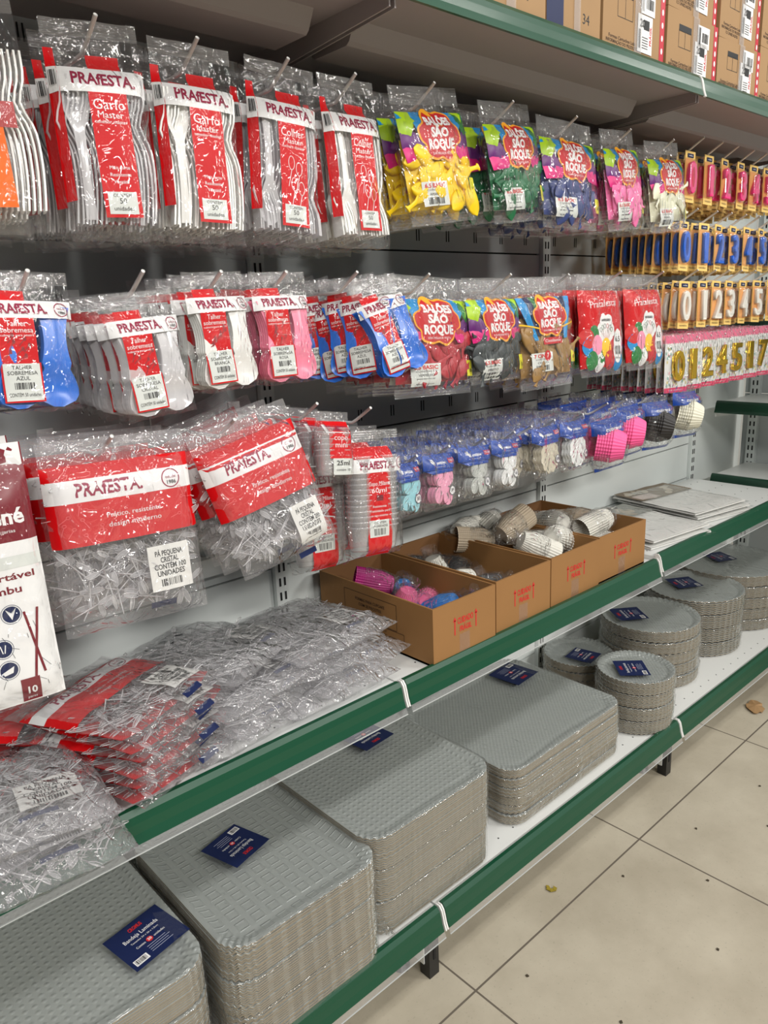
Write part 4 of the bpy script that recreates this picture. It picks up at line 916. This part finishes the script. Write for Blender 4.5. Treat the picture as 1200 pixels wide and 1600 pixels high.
lying(Rp, .388, 1.05, .724, R(25), R(-3), R(-2)); lay_copies(Rp, 'red-header bag of scoops in the red stack, ', [('second from the top', (0.402, 1.040, .704, R(22))), ('third from the top', (0.397, 1.050, .684, R(30))), ('fourth from the top', (0.407, 1.040, .664, R(20))), ('fifth from the top', (0.397, 1.050, .645, R(26))), ('bottom one', (0.407, 1.045, .624, R(18)))], 'stacked red-header scoop bags')
R3 = copy_thing(Rp, 'red-header bag of scoops lying behind the stack, under the chopstick bag', (0, 0, 0), (0, 0, 0), 'stacked red-header scoop bags'); lying(R3, .30, 1.17, .690, R(50), R(4))
R4 = copy_thing(Rp, 'red-header bag of scoops below the other one, at the back left', (0, 0, 0), (0, 0, 0), 'stacked red-header scoop bags'); lying(R4, .30, 1.17, .655, R(42), R(2))
D1 = copy_thing(A, 'clear bag of scoops on top of the pile at the left edge', (0, 0, 0), (0, 0, 0), 'clear scoop bags at the left edge'); lying(D1, .19, 1.0, .672, R(-8), R(-3))
for k, (lb, a) in enumerate([('second from the top', (.18, 1.02, .645, R(4))), ('bottom one', (.195, .985, .624, R(-5)))]):
    c = copy_thing(A, 'clear bag of scoops in the pile at the left edge, '+lb, (0, 0, 0), (0, 0, 0), 'clear scoop bags at the left edge'); lying(c, *a)

# ---------- silver trays
ZB = .167
def rr_outline(W, D, r_, n=24):
    pts = []
    for cx, cy_, a0 in ((W/2-r_, D/2-r_, 0), (-W/2+r_, D/2-r_, PI/2), (-W/2+r_, -D/2+r_, PI), (W/2-r_, -D/2+r_, 1.5*PI)):
        pts += [(cx+r_*math.cos(a0+PI/2*k/n), cy_+r_*math.sin(a0+PI/2*k/n), math.sin(PI*k/n)**.5) for k in range(n+1)]
        e = pts[-1]; q = {0: (-W/2+r_, D/2), 1: (-W/2, -D/2+r_), 2: (W/2-r_, -D/2), 3: (W/2, D/2-r_)}[int(round(a0/(PI/2)))]
        pts += [(e[0]+(q[0]-e[0])*k/8, e[1]+(q[1]-e[1])*k/8, .03) for k in range(1, 8)]
    return pts
def tray_mesh(outline, m, wav, top=True, freq=1.0, depth=.009, rim=.032, seed=0):
    g = G(); n = len(outline); cx = 0
    def off(p, d):
        l = math.hypot(p[0], p[1]); return (p[0]*(1-d/l), p[1]*(1-d/l))
    def ring(d, z, wv, dz=0): 
        out = []
        for k, p in enumerate(outline):
            q = off(p, d); out.append((q[0], q[1], z+wv*p[2]*math.sin(k*freq*PI+.4)*1.2+wv*.12*math.sin(k*.9+seed)))
        return out
    top_r = [ring(0, depth, wav), ring(.004, depth+.001, wav), ring(rim*.75, .002, wav*.4), ring(rim, .0, 0), ring(rim*1.3, .001, 0)]
    g.rings(top_r, m, False, True)
    g.rings([ring(rim, -.003, 0), ring(rim*.75, -.001, wav*.4), ring(0, depth-.0028, wav), ring(0, depth, wav)], TAUPE, True, False, smooth=False)
    return g.mesh('tray')
def film_wrap(outline, z0, z1, seed, m=None, out=.0035):
    g = G(); n = len(outline); rings = []
    zs = [z0+(z1-z0)*k/6 for k in range(7)]
    for z in zs: rings.append([(p[0]*(1+out/math.hypot(p[0], p[1])*(1+noise.noise(Vector((k*.35, z*40, seed))))), p[1]*(1+out/math.hypot(p[0], p[1])*(1+noise.noise(Vector((k*.35+9, z*40, seed))))), z) for k, p in enumerate(outline)])
    top = [[(p[0]*s_, p[1]*s_, z1+.002+(.001 if s_ > .8 else -.004)+.0015*noise.noise(Vector((p[0]*25*s_, p[1]*25*s_, seed)))) for p in outline] for s_ in (.97, .85, .6, .3, .02)]
    g.rings(rings+top, m or FILMT, False, True); return g
def label_print(w, d, z, title, rot, loc, m_=None):
    P = Print(lambda u, v, o: (u, v, o+.0006*math.sin(u*40)), base=.0)
    P.rect(-w/2, -d/2, w/2, d/2, NAVY, 0); P.fit('CROMUS', 0, d*.34, w*.24, d*.12, REDP, 1, bold=.03); P.fit('Bandeja Laminada', 0, d*.17, w*.62, d*.13, WHT, 1)
    P.fit('Tamanho 24 x 36 x 1,5cm', 0, d*.05, w*.5, d*.055, WHT, 1); P.disc(.0, -d*.09, w*.055, w*.055, REDP, 1); P.text('20', 0, -d*.09, w*.07, WHT, 2, bold=.02)
    P.fit('Contém', -w*.16, -d*.09, w*.16, d*.075, WHT, 1); P.fit('unidades', w*.18, -d*.09, w*.2, d*.075, WHT, 1)
    for k in range(4): P.rect(-w*.12, -d*(.20+.05*k), w*(.22+.05*(k % 2)), -d*(.21+.05*k), mat('print_soft_white', (170, 176, 196), .5), 1)
    P.rect(-w*.44, -d*.28, -w*.2, -d*.42, WHT, 1); P.barcode(-w*.42, -d*.4, -w*.22, -d*.3, 2, 12)
    return P
def tray_stack(desc, outline, x, y, z0, z1, rz, per_pack, spacing, foilk, wav, lab, packs, seed, freq=.5, word='tray', rim=.032, catw='tray pack'):
    """packs of nested trays, each pack shrink-wrapped"""
    me = tray_mesh(outline, FOILS[foilk], wav, freq=freq, seed=seed, rim=rim); rr = random.Random(seed); ph = (z1-z0-.009)/packs; n = per_pack
    for p in range(packs):
        nm = 'topmost pack' if p == packs-1 else 'bottom pack' if p == 0 else ORD[p]+' pack from the bottom'
        dx, dy = rr.uniform(-.002, .002), rr.uniform(-.002, .002)
        t = thing('foil_tray_pack' if word == 'tray' else 'round_tray_pack', '%s, %s' % (desc, nm), catw, (x+dx, y+dy, z0+p*ph), (0, 0, rz+rr.uniform(-.006, .006)), desc)
        for k in range(n):
            put('tray', me, t, (rr.uniform(-.0008, .0008), rr.uniform(-.0008, .0008), -.004+(ph-.003)*k/n+.003), (0, 0, rr.uniform(-.003, .003)))
        zt = -.004+(ph-.003)*(n-1)/n+.003
        put('film', film_wrap(outline, .002 if p else .001, zt+.0105, seed+p), t)
        if 'bracket pattern' in desc and p == 0:
            g = G(); g.grid(lambda a, b: (.153+.035*b+.012*noise.noise(Vector((a*7, b*5, 1))), -.17+.16*a, .002+.10*(1-b)*math.sin(PI*min(1, a*1.1+.05))+.010*noise.noise(Vector((a*11, b*9, 4)))*b+.003), 18, 12, BAGW); put('loose_film', g, t)
        if p == packs-1 and lab:
            lw, ld, lx, ly, lr = lab; put('product_label', label_print(lw, ld, 0, '', 0, 0), t, (lx, ly, zt+.0128), (0, 0, lr))
    return zt
O1 = rr_outline(.345, .40, .05); O2 = rr_outline(.300, .36, .045); O3 = rr_outline(.335, .385, .05); O4 = rr_outline(.445, .365, .045)
tray_stack('dotted silver trays nearest the camera on the base shelf', O1, .232, 1.065, ZB, .368, 0, 14, .006, 'dots', .0015, (.095, .088, .118, -.097, R(10)), 3, 301)
tray_stack('silver trays with bracket pattern, second stack from the left', O2, .568, 1.02, ZB, .372, 0, 14, .0055, 'brackets', .002, (.085, .085, -.017, .024, R(-164)), 3, 302)
tray_stack('dotted silver trays, third stack from the left', O3, .880, 1.052, ZB, .385, 0, 14, .0055, 'dots', .0013, (.088, .085, .055, .078, R(186)), 3, 303)
tray_stack('wide finely patterned silver trays, fourth stack from the left', O4, 1.350, 1.062, ZB, .312, 0, 5, .006, 'fine', .0012, (.10, .095, .143, .103, R(186)), 6, 304)
def circ(r_, n=144): return [(r_*math.cos(2*PI*k/n), r_*math.sin(2*PI*k/n), 1) for k in range(n)]
for i, (desc, x, y, r_, z1, npk, lab) in enumerate([('small round silver trays at the front by the shelf joint', 1.731, .943, .1, .325, 4, (.085, .08, -.022, 0, R(45))), ('medium round silver trays behind the small round stack', 2.023, 1.06, .143, .355, 5, (.09, .09, -.051, .042, R(54))), ('small round silver trays at the back beside the wide trays', 1.80, 1.165, .1, .272, 4, (.08, .08, -.02, -.03, R(190))),
        ('medium round silver trays, second from the right end', 2.315, 1.065, .15, .365, 4, (.09, .088, -.005, .035, R(58))), ('largest round silver trays at the far right end', 2.62, 1.09, .19, .37, 5, (.09, .08, .0, .03, R(65)))]):
    tray_stack(desc, circ(r_), x, y, ZB, z1, 0, 7, .004, 'fine', .0016, lab, npk, 320+i, freq=.667, word='round', rim=.022, catw='round tray pack')

# ---------- shipping boxes on the top shelf
def ship_box(label, x0, x1, y0, y1, z0, z1, seed, style=0, rz=0):
    t = thing('shipping_box', label, 'shipping box', (x0, y0, z0), (0, 0, rz)); W, D, h = x1-x0, y1-y0, z1-z0
    g = G(); g.box(0, W, 0, D, 0, h, CARDT); put('box_body', g, t); P = Print(lambda u, v, o: (u, -o, v)); TP = film_mat('clear_tape', .22, 1.3, .12, scale=8)
    if style == 0:
        P.rect(W*.92, 0, W, h, mat('fragile_tape', (196, 40, 60), .4), 0)
        for k in range(6): P.disc(W*.96, h*(.08+.16*k), .004, .006, WHT, 1, 8, rings=1)
        P.rect(W*.22, h*.70, W*.46, h*.80, BLK, 0)
        for a in (.22, .34, .46): P.line((W*a, h*.45), (W*a, h*.72), .001, BLK, 0)
        P.line((W*.22, h*.45), (W*.46, h*.45), .001, BLK, 0); P.line((W*.22, h*.70), (W*.46, h*.70), .001, BLK, 0)
        for k, s_ in enumerate(('Formas Cartuchos Ltda', 'INFORMAÇÃO DO PRODUTO', '12 UNIDADES')): P.fit(s_, W*.3, h*(.20-.055*k), W*(.42, .5, .3)[k], .0085, mat('print_brown', (70, 46, 26), .6), 0, bold=.01)
    else:
        P.rect(0, h*.1, W*.30, h, NAVY, 0); P.ring(W*.1, h*.5, .012, .014, .001, WHT, 1); P.ring(W*.22, h*.5, .012, .014, .001, WHT, 1)
        P.text('34', W*.72, h*.28, .024, BLK, 0)
    put('box_print', P, t)
    for k, (cx, cy_, w, hh) in enumerate(((.70, .74, .055, .042), (.66, .36, .058, .068)) if style == 0 else ((.70, .78, .055, .05),)):
        P = Print(lambda u, v, o: (u, -o-.001, v)); a, b = W*cx, h*cy_; P.rect(a-w/2, b-hh/2, a+w/2, b+hh/2, WHT, 0)
        if k == 0: P.barcode(a-w*.15, b-hh*.25, a+w*.4, b+hh*.2, 1, 12, seed); P.barcode(a-w*.45, b-hh*.4, a-w*.25, b+hh*.4, 1, 3, seed)
        else:
            P.rect(a-w*.1, b+hh*.12, a+w*.28, b+hh*.38, BLK, 1); P.text('20', a-w*.2, b+hh*.26, .02, BLK, 2, bold=.02); P.barcode(a-w*.46, b-hh*.4, a-w*.28, b+hh*.1, 1, 4, seed+1)
            P.text('FRÁGIL', a+w*.38, b, .011, REDP, 1, rot=PI/2, bold=.02)
            for j in range(5): P.rect(a-w*.2, b-hh*(.08+.07*j), a+w*.2, b-hh*(.10+.07*j), BLK, 1)
        put('shipping_label', P, t)
    P = Print(lambda u, v, o: (u, -o-.0018, v)); P.rect(W*.48, 0, W*.60, h, TP, 0); put('packing_tape', P, t)
ZT = 1.734
for i, (a, b, st, z0, z1, lb) in enumerate([(1.03, 1.236, 1, ZT, ZT+.14, 'hand-written 34, left end of the row'), (1.245, 1.418, 1, ZT, ZT+.14, 'with navy panel, second from the left'), (1.424, 1.662, 0, ZT, ZT+.15, 'third from the left in the bottom layer'), (1.668, 1.897, 0, ZT, ZT+.125, 'small one left of the rail joint'), (1.904, 2.12, 0, ZT, ZT+.11, 'bottom layer, just right of the rail joint'), (2.13, 2.36, 0, ZT, ZT+.13, 'bottom layer near the right edge'), (2.37, 2.6, 0, ZT, ZT+.13, 'bottom layer at the right edge'),
        (1.03, 1.236, 1, ZT+.141, ZT+.29, 'upper layer, first from the left'), (1.245, 1.418, 1, ZT+.141, ZT+.29, 'upper layer, second from the left'), (1.424, 1.662, 0, ZT+.151, ZT+.30, 'upper layer, third from the left'), (1.668, 1.897, 0, ZT+.126, ZT+.26, 'upper layer above the small fourth box'), (1.904, 2.12, 0, ZT+.111, ZT+.26, 'upper layer right of the rail joint'), (2.13, 2.36, 0, ZT+.131, ZT+.28, 'upper layer near the right edge')]):
    ship_box('brown shipping box on the top shelf, '+lb, a, b, .905, 1.2, z0, z1, i, st, R(random.uniform(-1.5, 1.5)))

# ---------- bits on the floor
g = G(); rr = random.Random(6); pts = [(.05*math.cos(a)*rr.uniform(.6, 1.1), .028*math.sin(a)*rr.uniform(.6, 1.1)) for a in [2*PI*k/14 for k in range(14)]]
g.add([(0, 0, .012)]+[(x, y, .003+.006*abs(math.sin(k*1.7))) for k, (x, y) in enumerate(pts)], [(0, k+1, (k+1) % 14+1) for k in range(14)], CARDT); o = put('cardboard_scrap', g, loc=(2.30, .835, 0), rot=(0, 0, .5))
sm = o.modifiers.new('thickness', 'SOLIDIFY'); sm.thickness = .002; tag(o, 'torn brown cardboard scrap on the floor near the right edge', 'scrap')
g = G()
for k in range(4): g.prism([(.0, .0), (.012, .002), (.014, .008), (.004, .009)], .001, .003, mat('dry_leaf', (150, 132, 40), .7), 'z'); g.xform(Matrix.Rotation(.9, 4, 'Z') @ Matrix.Translation((-.004, -.003, .0005)))
tag(put('leaf_fragment', g, loc=(1.2, .835, 0)), 'small crumpled yellow leaf bit on the floor tiles', 'leaf')
for i, (x, y) in enumerate([(1.02, .55), (1.35, .74), (1.47, .60), (1.20, .36), (1.62, .70), (.98, .73), (1.75, .58), (1.3, .5), (1.5, .4), (1.9, .66)]):
    g = G(); g.prism([(-.003, -.001), (.001, -.003), (.004, .001), (-.001, .003)], 0, .002, mat('crumb_dark', (66, 58, 44), .8), 'z'); tag(put('debris_crumb', g, loc=(x, y, .0002), rot=(0, 0, i)), 'tiny dark crumb lying on the floor tiles', 'crumb', 'crumbs on the floor')
